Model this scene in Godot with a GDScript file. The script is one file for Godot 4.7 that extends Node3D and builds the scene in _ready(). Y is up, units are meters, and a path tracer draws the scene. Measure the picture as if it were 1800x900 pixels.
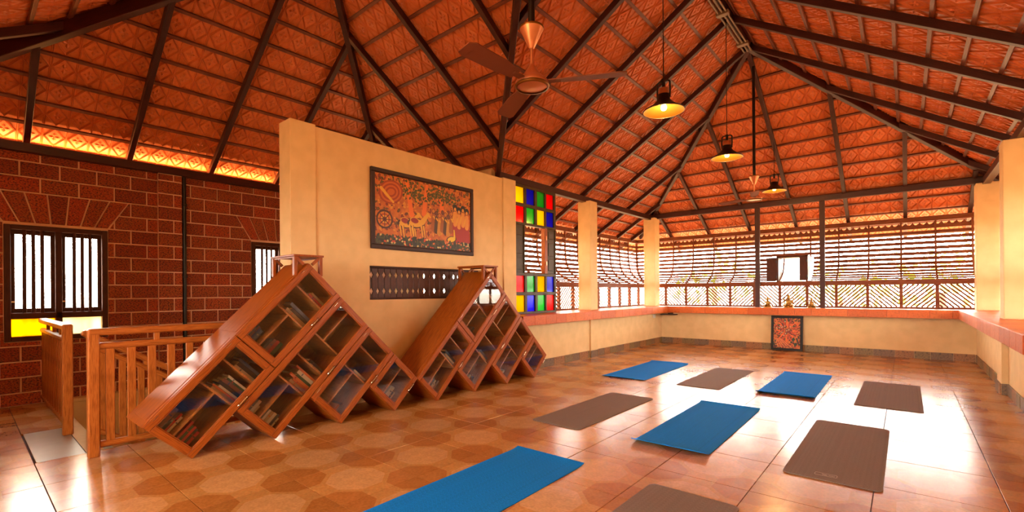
extends Node3D

# ---------------------------------------------------------------- camera
const FOCAL := 821.0
const CENTRE := Vector2(900.0, 514.0)
const EYE := Vector3(0.0, 1.25, 0.0)
const YAW := 0.7005
const ROLL := -0.007

var M := {}
var T := {}
var taken := {}
var cache := {}
var rng := RandomNumberGenerator.new()
var cam_inverse: Transform3D

# ---------------------------------------------------------------- mesh collector
class Acc:
	var v := PackedVector3Array()
	var n := PackedVector3Array()
	var u := PackedVector2Array()
	func tri(a: Vector3, b: Vector3, c: Vector3, na: Vector3, nb: Vector3, nc: Vector3, ua := Vector2.ZERO, ub := Vector2.ZERO, uc := Vector2.ZERO) -> void:
		if (b - a).cross(c - a).dot(na + nb + nc) > 0.0:
			v.append_array([a, c, b]); n.append_array([na, nc, nb]); u.append_array([ua, uc, ub])
		else:
			v.append_array([a, b, c]); n.append_array([na, nb, nc]); u.append_array([ua, ub, uc])
	func flat(a: Vector3, b: Vector3, c: Vector3, toward: Vector3, ua := Vector2.ZERO, ub := Vector2.ZERO, uc := Vector2.ZERO) -> void:
		var k := (b - a).cross(c - a)
		if k.length_squared() < 1e-16:
			return
		k = k.normalized()
		if k.dot(toward) < 0.0:
			k = -k
		tri(a, b, c, k, k, k, ua, ub, uc)
	func quad(a: Vector3, b: Vector3, c: Vector3, d: Vector3, toward: Vector3, ua := Vector2(0, 1), ub := Vector2(1, 1), uc := Vector2(1, 0), ud := Vector2(0, 0)) -> void:
		flat(a, b, c, toward, ua, ub, uc)
		flat(a, c, d, toward, ua, uc, ud)
	# a box with chamfered edges; U of the texture runs along its longest side, in metres
	func box(size: Vector3, bevel := 0.0, xf := Transform3D()) -> void:
		var h := size / 2.0
		var longest := 0
		if size.y > size.x and size.y >= size.z: longest = 1
		elif size.z > size.x and size.z > size.y: longest = 2
		var b := minf(bevel, minf(h.x, minf(h.y, h.z)) * 0.8)
		var shift := Vector2(fmod(absf(xf.origin.x * 7.31 + xf.origin.z * 3.17 + xf.origin.y * 5.7), 3.0), fmod(absf(xf.origin.y * 2.7 + xf.origin.z * 1.9 + xf.origin.x), 2.0))
		for axis in 3:
			var i := (axis + 1) % 3
			var j := (axis + 2) % 3
			for s in [-1.0, 1.0]:
				var p: Array[Vector3] = []
				var q: Array[Vector2] = []
				for c in [[-1, -1], [1, -1], [1, 1], [-1, 1]]:
					var w := Vector3.ZERO
					w[axis] = h[axis] * s
					w[i] = (h[i] - b) * c[0]
					w[j] = (h[j] - b) * c[1]
					p.append(xf * w)
					q.append((Vector2(w[j], w[i]) if j == longest else Vector2(w[i], w[j])) + shift)
				var d := Vector3.ZERO
				d[axis] = s
				quad(p[0], p[1], p[2], p[3], xf.basis * d, q[0], q[1], q[2], q[3])
		if b <= 0.0:
			return
		for axis in 3:   # edge chamfers run along this axis
			var i := (axis + 1) % 3
			var j := (axis + 2) % 3
			for si in [-1.0, 1.0]:
				for sj in [-1.0, 1.0]:
					var p: Array[Vector3] = []
					for k in [[-1.0, 0], [1.0, 0], [1.0, 1], [-1.0, 1]]:
						var w := Vector3.ZERO
						w[axis] = (h[axis] - b) * k[0]
						w[i] = (h[i] - (0.0 if k[1] == 0 else b)) * si
						w[j] = (h[j] - (b if k[1] == 0 else 0.0)) * sj
						p.append(xf * w)
					var d := Vector3.ZERO
					d[i] = si
					d[j] = sj
					var l := size[axis]
					quad(p[0], p[1], p[2], p[3], xf.basis * d, shift, shift + Vector2(l, 0), shift + Vector2(l, b), shift + Vector2(0, b))
		for sx in [-1.0, 1.0]:
			for sy in [-1.0, 1.0]:
				for sz in [-1.0, 1.0]:
					flat(xf * Vector3(h.x * sx, (h.y - b) * sy, (h.z - b) * sz), xf * Vector3((h.x - b) * sx, h.y * sy, (h.z - b) * sz), xf * Vector3((h.x - b) * sx, (h.y - b) * sy, h.z * sz), xf.basis * Vector3(sx, sy, sz))
	# surface of revolution about y; profile of (radius, height), normals smooth, pointing to the left-hand side of the walk when out is 1
	func lathe(profile: Array, seg := 24, xf := Transform3D(), out := 1.0, smooth := true) -> void:
		var m := profile.size()
		var pn: Array[Vector2] = []
		for k in m:
			var a: Vector2 = profile[maxi(k - 1, 0)]
			var b: Vector2 = profile[mini(k + 1, m - 1)]
			var t := (b - a).normalized()
			pn.append(Vector2(t.y, -t.x) * out)
		for s in seg:
			var a0 := TAU * s / seg
			var a1 := TAU * (s + 1) / seg
			for k in m - 1:
				var p0: Vector2 = profile[k]
				var p1: Vector2 = profile[k + 1]
				var q: Array[Vector3] = []
				var nn: Array[Vector3] = []
				for w in [[p0, a0, k], [p0, a1, k], [p1, a1, k + 1], [p1, a0, k + 1]]:
					var pp: Vector2 = w[0]
					var ang: float = w[1]
					q.append(xf * Vector3(pp.x * cos(ang), pp.y, pp.x * sin(ang)))
					var nv: Vector2 = pn[w[2]]
					nn.append((xf.basis * Vector3(nv.x * cos(ang), nv.y, nv.x * sin(ang))).normalized())
				if p0.x > 1e-6:
					tri(q[0], q[1], q[2], nn[0], nn[1], nn[2])
				if p1.x > 1e-6:
					tri(q[0], q[2], q[3], nn[0], nn[2], nn[3])
	# round bar along a path
	func tube(path: Array, r: float, seg := 8) -> void:
		for k in path.size() - 1:
			var a: Vector3 = path[k]
			var b: Vector3 = path[k + 1]
			var d := (b - a).normalized()
			var x := d.cross(Vector3.UP if absf(d.y) < 0.9 else Vector3.RIGHT).normalized()
			var y := d.cross(x)
			for s in seg:
				var o0 := x * cos(TAU * s / seg) + y * sin(TAU * s / seg)
				var o1 := x * cos(TAU * (s + 1) / seg) + y * sin(TAU * (s + 1) / seg)
				tri(a + o0 * r, a + o1 * r, b + o1 * r, o0, o1, o1)
				tri(a + o0 * r, b + o1 * r, b + o0 * r, o0, o1, o0)
	# flat outline in the XY plane given thickness along z
	func prism(outline: PackedVector2Array, z0: float, z1: float, xf := Transform3D()) -> void:
		var idx := Geometry2D.triangulate_polygon(outline)
		for k in range(0, idx.size(), 3):
			for z in [[z0, -1.0], [z1, 1.0]]:
				var p: Array[Vector3] = []
				for m in 3:
					p.append(Vector3(outline[idx[k + m]].x, outline[idx[k + m]].y, z[0]))
				flat(xf * p[0], xf * p[1], xf * p[2], xf.basis * Vector3(0, 0, z[1]), Vector2(p[0].y, p[0].x), Vector2(p[1].y, p[1].x), Vector2(p[2].y, p[2].x))
		var sgn := -1.0 if Geometry2D.is_polygon_clockwise(outline) else 1.0
		for k in outline.size():
			var a := outline[k]
			var b := outline[(k + 1) % outline.size()]
			var o := Vector2((b - a).y, -(b - a).x) * sgn
			quad(xf * Vector3(a.x, a.y, z0), xf * Vector3(b.x, b.y, z0), xf * Vector3(b.x, b.y, z1), xf * Vector3(a.x, a.y, z1), xf.basis * Vector3(o.x, o.y, 0), Vector2(a.y, 0), Vector2(b.y, 0), Vector2(b.y, z1 - z0), Vector2(a.y, z1 - z0))
	func add(other: Acc, xf := Transform3D()) -> void:
		for k in other.v.size():
			v.append(xf * other.v[k])
			n.append((xf.basis * other.n[k]).normalized())
			u.append(other.u[k])
	func mesh() -> ArrayMesh:
		var arr := []
		arr.resize(Mesh.ARRAY_MAX)
		arr[Mesh.ARRAY_VERTEX] = v
		arr[Mesh.ARRAY_NORMAL] = n
		arr[Mesh.ARRAY_TEX_UV] = u
		var m := ArrayMesh.new()
		m.add_surface_from_arrays(Mesh.PRIMITIVE_TRIANGLES, arr)
		return m

# ---------------------------------------------------------------- node helpers
func numbered(base: String) -> String:
	var k: int = taken.get(base, 0)
	taken[base] = k + 1
	return base if k == 0 else "%s_%03d" % [base, k]

func put(called: String, mesh: Mesh, material: Material, parent: Node, xf := Transform3D()) -> MeshInstance3D:
	var o := MeshInstance3D.new()
	o.mesh = mesh
	o.material_override = material
	o.name = numbered(called) if parent == self else called
	parent.add_child(o, true)
	o.transform = xf
	return o

func tag(o: Node, label: String, category := "", group := "", kind := "") -> void:
	o.set_meta("label", label)
	if category: o.set_meta("category", category)
	if group: o.set_meta("group", group)
	if kind: o.set_meta("kind", kind)

func thing(called: String, label: String, category: String, xf := Transform3D(), group := "") -> Node3D:
	var o := Node3D.new()
	o.name = numbered(called)
	add_child(o)
	o.transform = xf
	tag(o, label, category, group)
	return o

func structure(called: String, label: String, category: String, xf := Transform3D()) -> Node3D:
	var o := thing(called, label, category, xf)
	o.set_meta("kind", "structure")
	return o

func at(p: Vector3) -> Transform3D:
	return Transform3D(Basis(), p)

func cbox(size: Vector3, bevel := 0.0) -> ArrayMesh:
	var key := "b%.4f_%.4f_%.4f_%.4f" % [size.x, size.y, size.z, bevel]
	if not cache.has(key):
		var a := Acc.new()
		a.box(size, bevel)
		cache[key] = a.mesh()
	return cache[key]

func span(called: String, lo: Vector3, hi: Vector3, material: Material, parent: Node, bevel := 0.0) -> MeshInstance3D:
	var a := lo.min(hi)
	var b := lo.max(hi)
	return put(called, cbox(b - a, bevel), material, parent, at((a + b) / 2.0))

# transform of a bar whose local x runs from a to b; up is where its local y leans
func along(a: Vector3, b: Vector3, up := Vector3.UP) -> Transform3D:
	var x := (b - a).normalized()
	var z := x.cross(up)
	if z.length() < 1e-4:
		z = x.cross(Vector3.RIGHT)
	z = z.normalized()
	return Transform3D(Basis(x, z.cross(x), z), (a + b) / 2.0)

func bar(called: String, a: Vector3, b: Vector3, high: float, wide: float, material: Material, parent: Node, up := Vector3.UP, bevel := 0.0) -> MeshInstance3D:
	return put(called, cbox(Vector3(a.distance_to(b), high, wide), bevel), material, parent, along(a, b, up))

func on_screen(p: Vector3) -> Vector3:   # pixel x, pixel y, depth
	var q := cam_inverse * p
	if q.z > -0.05:
		return Vector3(-9999, -9999, -1)
	return Vector3(CENTRE.x + FOCAL * q.x / -q.z, CENTRE.y - FOCAL * q.y / -q.z, -q.z)

# ---------------------------------------------------------------- materials
func noise_values(size: int, freq: float, seed_: int, octaves := 4, kind := FastNoiseLite.TYPE_SIMPLEX_SMOOTH) -> PackedByteArray:
	var f := FastNoiseLite.new()
	f.seed = seed_
	f.noise_type = kind
	f.frequency = freq
	f.fractal_octaves = octaves
	var im := f.get_seamless_image(size, size)
	im.convert(Image.FORMAT_L8)
	return im.get_data()

func ramp_texture(size: int, freq: float, seed_: int, stops: Array, octaves := 4) -> ImageTexture:
	var src := noise_values(size, freq, seed_, octaves)
	var g := Gradient.new()
	var offs := PackedFloat32Array()
	var cols := PackedColorArray()
	for s in stops:
		offs.append(s[0]); cols.append(s[1])
	g.offsets = offs
	g.colors = cols
	var lut: Array[Color] = []
	for k in 256:
		lut.append(g.sample(k / 255.0))
	var im := Image.create(size, size, false, Image.FORMAT_RGB8)
	for y in size:
		for x in size:
			im.set_pixel(x, y, lut[src[y * size + x]])
	return ImageTexture.create_from_image(im)

func paint(color: Color, rough := 0.6, tex: Texture2D = null, scale_ := Vector3.ONE, tri := "", metal := 0.0) -> StandardMaterial3D:
	var m := StandardMaterial3D.new()
	m.albedo_color = color
	m.roughness = rough
	m.metallic = metal
	if tex:
		m.albedo_texture = tex
		m.uv1_scale = scale_
		if tri == "world":
			m.uv1_triplanar = true
			m.uv1_world_triplanar = true
		elif tri == "local":
			m.uv1_triplanar = true
	return m

func glow(color: Color, energy: float) -> StandardMaterial3D:
	var m := StandardMaterial3D.new()
	m.albedo_color = color
	m.emission_enabled = true
	m.emission = color
	m.emission_energy_multiplier = energy
	return m

func glass(color: Color, alpha: float) -> StandardMaterial3D:
	var m := StandardMaterial3D.new()
	m.albedo_color = Color(color, alpha)
	m.transparency = BaseMaterial3D.TRANSPARENCY_ALPHA
	m.roughness = 0.02
	return m

func stained(color: Color) -> StandardMaterial3D:
	var m := StandardMaterial3D.new()
	m.albedo_color = color
	m.roughness = 0.12
	m.backlight_enabled = true
	m.backlight = Color(color.r * 1.36, color.g * 1.36, color.b * 1.36)
	return m

# floor tile print: dark octagons on the corners, a pale octagon in the middle, tan between
func floor_print() -> ImageTexture:
	var n := 256
	var im := Image.create(n, n, false, Image.FORMAT_RGB8)
	var fine := noise_values(n, 0.09, 11, 3)
	var broad := noise_values(n, 0.02, 12, 3)
	for y in n:
		for x in n:
			var p := Vector2(x + 0.5, y + 0.5) / n
			var c := Vector2(minf(p.x, 1.0 - p.x), minf(p.y, 1.0 - p.y))        # from the nearest corner
			var m := (p - Vector2(0.5, 0.5)).abs()
			var dark := maxf(maxf(c.x, c.y), (c.x + c.y) * 0.7071)
			var pale := maxf(maxf(m.x, m.y), (m.x + m.y) * 0.7071)
			var col := Color(0.82, 0.58, 0.36)
			if dark < 0.335: col = Color(0.74, 0.48, 0.27)
			elif pale < 0.315: col = Color(0.86, 0.65, 0.47)
			elif (int(p.x * 16.0) + int(p.y * 16.0)) % 2 == 0: col = Color(0.81, 0.59, 0.37)
			var w := 0.90 + 0.14 * (fine[y * n + x] / 255.0) + 0.08 * (broad[y * n + x] / 255.0 - 0.5)
			im.set_pixel(x, y, Color(col.r * w, col.g * w, col.b * w))
	return ImageTexture.create_from_image(im)

# ---- small painter for the two framed pictures
func dab(im: Image, c: Vector2, r: Vector2, col: Color, turn := 0.0, rim := Color(0, 0, 0, 0)) -> void:
	var big := maxf(r.x, r.y) + 2.0
	for y in range(maxi(0, int(c.y - big)), mini(im.get_height(), int(c.y + big) + 1)):
		for x in range(maxi(0, int(c.x - big)), mini(im.get_width(), int(c.x + big) + 1)):
			var q := (Vector2(x, y) - c).rotated(-turn) / r
			var d := q.length()
			if d <= 1.0:
				im.set_pixel(x, y, rim if rim.a > 0.0 and d > 0.8 else col)

func stroke(im: Image, a: Vector2, b: Vector2, r: float, col: Color, r2 := -1.0) -> void:
	var steps := int(a.distance_to(b) / maxf(1.0, r * 0.5)) + 1
	for k in steps + 1:
		var t := float(k) / steps
		var rr := lerpf(r, r if r2 < 0.0 else r2, t)
		dab(im, a.lerp(b, t), Vector2(rr, rr), col)

func ground_print(w: int, h: int, seed_: int) -> Image:
	var im := Image.create(w, h, false, Image.FORMAT_RGB8)
	var f := FastNoiseLite.new()
	f.seed = seed_
	f.frequency = 0.03
	for y in h:
		for x in w:
			var t := f.get_noise_2d(x, y) * 0.5 + 0.5
			im.set_pixel(x, y, Color(0.60, 0.27, 0.06).lerp(Color(0.86, 0.50, 0.13), t))
	return im

func mural_print() -> ImageTexture:
	var r := RandomNumberGenerator.new()
	r.seed = 5
	var im := ground_print(512, 290, 3)
	var ink := Color(0.22, 0.07, 0.03)
	var gold := Color(0.86, 0.62, 0.16)
	var leaf := Color(0.19, 0.22, 0.06)
	for k in 700:      # scrolled ground ornament
		dab(im, Vector2(r.randf() * 512, r.randf() * 230), Vector2(3 + r.randf() * 7, 2 + r.randf() * 4), [Color(0.75, 0.36, 0.07), Color(0.50, 0.17, 0.04), Color(0.82, 0.54, 0.14), Color(0.40, 0.30, 0.06)][k % 4], r.randf() * 3.0, ink if k % 2 else Color(0, 0, 0, 0))
	for tr in [[150, 10, 175, 150], [255, 15, 238, 140], [325, 20, 340, 120]]:
		stroke(im, Vector2(tr[0], tr[1]), Vector2(tr[2], tr[3]), 8, Color(0.88, 0.42, 0.10), 12)
	for k in 220:
		var spot: Vector2 = [Vector2(200, 60), Vector2(290, 50), Vector2(390, 50), Vector2(120, 40), Vector2(345, 35)][k % 5]
		dab(im, spot + Vector2(r.randfn() * 30, r.randfn() * 20), Vector2(7, 4), leaf if k % 3 else Color(0.30, 0.30, 0.07), r.randf() * 3.0, Color(0.45, 0.36, 0.08))
	# chariot wheel and canopy
	for k in 5:
		dab(im, Vector2(45, 185), Vector2(38 - k * 7, 38 - k * 7), [ink, Color(0.78, 0.46, 0.12), Color(0.66, 0.24, 0.06), gold, Color(0.55, 0.18, 0.05)][k])
	for k in 8:
		stroke(im, Vector2(45, 185), Vector2(45, 185) + Vector2.from_angle(TAU * k / 8) * 28, 1.5, ink)
	for k in 6:
		dab(im, Vector2(75, 70), Vector2(58 - k * 8, 48 - k * 7), [Color(0.60, 0.22, 0.05), Color(0.76, 0.36, 0.09)][k % 2], -0.4)
	stroke(im, Vector2(30, 60), Vector2(85, 110), 7, gold, 5)
	# horses
	for q in [Vector2(0, 0), Vector2(48, -6)]:
		var o: Vector2 = Vector2(150, 190) + q
		dab(im, o, Vector2(46, 22), gold, -0.1, ink)
		stroke(im, o + Vector2(32, -8), o + Vector2(62, -45), 13, gold, 7)
		stroke(im, o + Vector2(60, -46), o + Vector2(74, -34), 7, gold, 4)
		for l in [-34, -20, 26, 38]:
			stroke(im, o + Vector2(l, 12), o + Vector2(l + 8, 58), 5, gold, 2)
			stroke(im, o + Vector2(l + 5, 12), o + Vector2(l + 13, 58), 1, ink)
		dab(im, o + Vector2(-8, -10), Vector2(24, 14), Color(0.55, 0.12, 0.10), 0.1, gold)
	# attendants, then the group in red robes
	for k in 7:
		var o := Vector2(290 + k * 17, 120 + (k % 3) * 8)
		stroke(im, o + Vector2(0, 20), o + Vector2(-3, 80), 9, [Color(0.60, 0.32, 0.08), Color(0.28, 0.17, 0.07), Color(0.75, 0.50, 0.12)][k % 3], 12)
		dab(im, o, Vector2(9, 11), [Color(0.75, 0.45, 0.10), Color(0.40, 0.20, 0.08)][k % 2], 0.0, ink)
		stroke(im, o + Vector2(0, 24), o + Vector2(18, 44), 4, gold, 3)
	for k in 4:
		var o := Vector2(415 + k * 24, 95 + (k % 2) * 10)
		stroke(im, o + Vector2(0, 75), o + Vector2(2, 140), 16, Color(0.62, 0.08, 0.05), 18)
		stroke(im, o + Vector2(0, 20), o + Vector2(0, 70), 11, Color(0.85, 0.55, 0.18), 12)
		dab(im, o + Vector2(0, -8), Vector2(14, 15), Color(0.06, 0.03, 0.03))
		dab(im, o, Vector2(8, 10), Color(0.88, 0.60, 0.22), 0.0, ink)
		stroke(im, o + Vector2(-8, 30), o + Vector2(-18, 60), 3, gold)
	# bird
	dab(im, Vector2(392, 238), Vector2(30, 15), Color(0.88, 0.72, 0.15), -0.2, ink)
	stroke(im, Vector2(410, 232), Vector2(408, 195), 6, Color(0.88, 0.72, 0.15), 4)
	# flowering border along the bottom
	for k in 420:
		dab(im, Vector2(r.randf() * 512, 250 + r.randf() * 40), Vector2(8, 5), [Color(0.12, 0.14, 0.04), Color(0.22, 0.22, 0.05), Color(0.09, 0.10, 0.04)][k % 3], r.randf() * 3.0)
	for k in 60:
		dab(im, Vector2(r.randf() * 512, 245 + r.randf() * 42), Vector2(5, 4), [Color(0.86, 0.46, 0.26), Color(0.80, 0.70, 0.40), Color(0.75, 0.25, 0.10)][k % 3], r.randf() * 3.0)
	return ImageTexture.create_from_image(im)

func panel_print() -> ImageTexture:
	var r := RandomNumberGenerator.new()
	r.seed = 8
	var im := ground_print(220, 264, 9)
	var ink := Color(0.14, 0.06, 0.03)
	for k in 420:
		var col: Color = [Color(0.80, 0.33, 0.06), Color(0.32, 0.12, 0.04), Color(0.26, 0.24, 0.05), Color(0.52, 0.19, 0.05)][k % 4]
		dab(im, Vector2(r.randf() * 220, r.randf() * 264), Vector2(4 + r.randf() * 10, 2 + r.randf() * 5), col, r.randf() * 3.0, ink if k % 3 == 0 else Color(0, 0, 0, 0))
	for k in 16:
		var a := TAU * k / 16
		stroke(im, Vector2(110, 110) + Vector2.from_angle(a) * 40, Vector2(110, 110) + Vector2(cos(a) * 84, sin(a) * 92), 7, [Color(0.88, 0.36, 0.08), Color(0.70, 0.22, 0.05)][k % 2], 4)
	for k in 60:
		dab(im, Vector2(110 + r.randfn() * 40, 110 + r.randfn() * 40), Vector2(7, 5), [Color(0.80, 0.68, 0.50), Color(0.62, 0.16, 0.05), Color(0.85, 0.45, 0.10), Color(0.35, 0.10, 0.04)][k % 4], r.randf() * 3.0, ink)
	for k in 12:
		dab(im, Vector2(120 + r.randf() * 90, 165 + r.randf() * 70), Vector2(9, 7), Color(0.10, 0.24, 0.07), r.randf() * 3.0, ink)
	for k in 10:
		stroke(im, Vector2(20 + k * 5, 180), Vector2(40 + k * 14, 255), 2, [Color(0.85, 0.55, 0.30), Color(0.75, 0.25, 0.06)][k % 2])
	return ImageTexture.create_from_image(im)

func coloured_glass(color: Color) -> StandardMaterial3D:
	var m := StandardMaterial3D.new()
	m.albedo_color = Color(color, 0.0)
	m.refraction_enabled = true
	m.refraction_scale = 0.05
	m.roughness = 0.35
	return m

func make_materials() -> void:
	T.grain = ramp_texture(512, 0.02, 1, [[0.15, Color(0.74, 0.66, 0.60)], [0.45, Color(0.93, 0.91, 0.89)], [0.6, Color(1, 1, 1)], [0.85, Color(0.82, 0.76, 0.72)]], 5)
	T.mottle = ramp_texture(256, 0.015, 2, [[0.2, Color(0.97, 0.965, 0.96)], [0.7, Color(1, 1, 1)]], 5)
	T.clay = ramp_texture(256, 0.03, 3, [[0.2, Color(0.90, 0.88, 0.86)], [0.5, Color(1, 1, 1)], [0.85, Color(0.94, 0.91, 0.89)]], 4)
	T.laterite = ramp_texture(512, 0.05, 4, [[0.18, Color(0.12, 0.07, 0.05)], [0.36, Color(0.46, 0.18, 0.07)], [0.52, Color(0.70, 0.27, 0.10)], [0.66, Color(0.60, 0.21, 0.08)], [0.74, Color(0.72, 0.50, 0.16)], [0.82, Color(0.67, 0.27, 0.09)]], 5)
	T.slate = ramp_texture(256, 0.03, 6, [[0.2, Color(0.38, 0.29, 0.21)], [0.4, Color(0.62, 0.46, 0.30)], [0.55, Color(0.50, 0.42, 0.33)], [0.7, Color(0.72, 0.50, 0.28)], [0.85, Color(0.44, 0.40, 0.36)]], 5)
	T.weave = ramp_texture(256, 0.08, 7, [[0.25, Color(0.70, 0.69, 0.68)], [0.5, Color(1, 1, 1)], [0.75, Color(0.80, 0.79, 0.78)]], 3)
	T.floor = floor_print()
	M.grout = paint(Color(0.30, 0.20, 0.13), 0.9)
	M.tiles = []
	for c in [Color(1, 1, 1), Color(0.96, 0.95, 0.94), Color(1.0, 0.98, 0.95), Color(0.93, 0.93, 0.93)]:
		var m := paint(c * Color(0.98, 0.97, 0.86), 0.22, T.floor)
		m.metallic_specular = 0.7
		M.tiles.append(m)
	M.stone = paint(Color(0.62, 0.58, 0.50), 0.3, T.mottle, Vector3.ONE * 2.0, "world")
	M.plaster = paint(Color(0.91, 0.76, 0.54), 0.8, T.mottle, Vector3.ONE * 0.9, "world")
	M.laterite = []
	for c in [Color(1, 1, 1), Color(0.86, 0.82, 0.8), Color(1.0, 0.92, 0.88), Color(0.92, 0.95, 0.95)]:
		var m := paint(c, 0.8, T.laterite, Vector3(1.6, 2.4, 1.6), "world")
		M.laterite.append(m)
	M.mortar = paint(Color(0.93, 0.75, 0.60), 0.9)
	M.clay = []
	for c in [Color(0.83, 0.44, 0.22), Color(0.82, 0.43, 0.215), Color(0.845, 0.455, 0.23), Color(0.825, 0.44, 0.225)]:
		M.clay.append(paint(c, 0.42, T.clay, Vector3.ONE * 1.3, "world"))
	M.light_blocker = paint(Color(0.45, 0.20, 0.11), 0.8)
	M.rafter = paint(Color(0.25, 0.085, 0.05), 0.42, T.grain, Vector3(0.3, 5.0, 1.0))
	M.batten = paint(Color(0.47, 0.23, 0.12), 0.4, T.grain, Vector3(0.4, 6.0, 1.0))
	M.sill = []
	for c in [Color(0.80, 0.40, 0.17), Color(0.76, 0.37, 0.15), Color(0.82, 0.43, 0.19)]:
		M.sill.append(paint(c, 0.42, T.clay, Vector3.ONE * 2.0, "world"))
	M.slate = []
	for c in [Color(1, 1, 1), Color(0.8, 0.82, 0.85), Color(1.0, 0.9, 0.75), Color(0.85, 0.9, 0.8)]:
		M.slate.append(paint(c, 0.5, T.slate, Vector3.ONE * 3.0, "world"))
	M.teak = paint(Color(0.69, 0.39, 0.15), 0.38, T.grain, Vector3(0.5, 9.0, 1.0))
	M.shelfwood = paint(Color(0.62, 0.315, 0.09), 0.36, T.grain, Vector3(0.4, 6.5, 1.0))
	M.shelfinner = paint(Color(0.68, 0.42, 0.15), 0.5, T.grain, Vector3(0.4, 6.5, 1.0))
	M.darkwood = paint(Color(0.30, 0.14, 0.065), 0.55, T.grain, Vector3(0.5, 9.0, 1.0))
	M.olivewood = paint(Color(0.30, 0.24, 0.14), 0.45, T.grain, Vector3(0.5, 9.0, 1.0))
	M.slatwood = paint(Color(0.50, 0.27, 0.14), 0.55, T.grain, Vector3(0.3, 6.0, 1.0))
	M.jali = paint(Color(0.36, 0.20, 0.11), 0.45, T.grain, Vector3(0.6, 6.0, 1.0))
	M.steelpost = paint(Color(0.22, 0.085, 0.05), 0.6)
	for k in ["darkwood", "slatwood", "jali", "olivewood", "shelfwood", "teak"]: M[k].metallic_specular = 0.35
	for m in M.sill: m.metallic_specular = 0.35
	M.glass = glass(Color(0.10, 0.10, 0.10), 0.02)
	M.chrome = paint(Color(0.85, 0.80, 0.72), 0.22, null, Vector3.ONE, "", 1.0)
	M.brass = paint(Color(0.62, 0.46, 0.22), 0.32, null, Vector3.ONE, "", 0.9)
	M.gold = paint(Color(0.50, 0.31, 0.10), 0.42, null, Vector3.ONE, "", 0.75)
	M.copper = paint(Color(0.86, 0.56, 0.40), 0.28, null, Vector3.ONE, "", 0.7)
	M.black = paint(Color(0.035, 0.028, 0.022), 0.4)
	M.conduit = paint(Color(0.50, 0.40, 0.30), 0.4)
	M.white = paint(Color(0.86, 0.82, 0.74), 0.5)
	M.bluemat = paint(Color(0.06, 0.56, 1.0), 0.95, T.weave, Vector3(1.5, 30.0, 1.0))
	M.greymat = paint(Color(0.58, 0.51, 0.475), 0.95, T.weave, Vector3(1.2, 34.0, 1.0))
	for k in ["bluemat", "greymat"]: M[k].metallic_specular = 0.25
	M.matunder = M.greymat
	M.logo = paint(Color(0.80, 0.73, 0.67), 0.7)
	M.mural = paint(Color(1, 1, 1), 0.5)
	M.mural.albedo_texture = mural_print()
	M.panel = paint(Color(1, 1, 1), 0.5)
	M.panel.albedo_texture = panel_print()
	M.pictureframe = paint(Color(0.20, 0.07, 0.04), 0.6, T.grain, Vector3(0.5, 9.0, 1.0))
	M.blackframe = paint(Color(0.06, 0.035, 0.03), 0.6)
	M.pages = paint(Color(0.85, 0.76, 0.58), 0.8)
	M.covers = []
	for c in [Color(0.55, 0.10, 0.06), Color(0.10, 0.14, 0.30), Color(0.62, 0.50, 0.30), Color(0.13, 0.12, 0.11), Color(0.72, 0.64, 0.50), Color(0.16, 0.27, 0.14), Color(0.70, 0.34, 0.08), Color(0.38, 0.20, 0.12), Color(0.28, 0.30, 0.33), Color(0.66, 0.13, 0.09)]:
		M.covers.append(paint(c, 0.45))
	M.stained = {}
	for e in [["red", Color(0.86, 0.05, 0.09)], ["green", Color(0.02, 0.62, 0.20)], ["yellow", Color(1.0, 0.88, 0.08)], ["blue", Color(0.07, 0.12, 0.78)]]:
		M.stained[e[0]] = stained(e[1])
	M.amberglass = stained(Color(1.0, 0.78, 0.06))
	M.frostglass = stained(Color(1.0, 0.95, 0.80))
	M.bulb = glow(Color(1.0, 0.84, 0.55), 9.0)
	M.cove = glow(Color(1.0, 0.58, 0.20), 6.0)
	M.leaf = paint(Color(0.40, 0.48, 0.17), 0.7)
	M.leaf.backlight_enabled = true
	M.leaf.backlight = Color(0.62, 0.72, 0.22)
	M.bark = paint(Color(0.35, 0.26, 0.18), 0.9)
	M.earth = paint(Color(0.56, 0.45, 0.31), 0.9)
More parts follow.
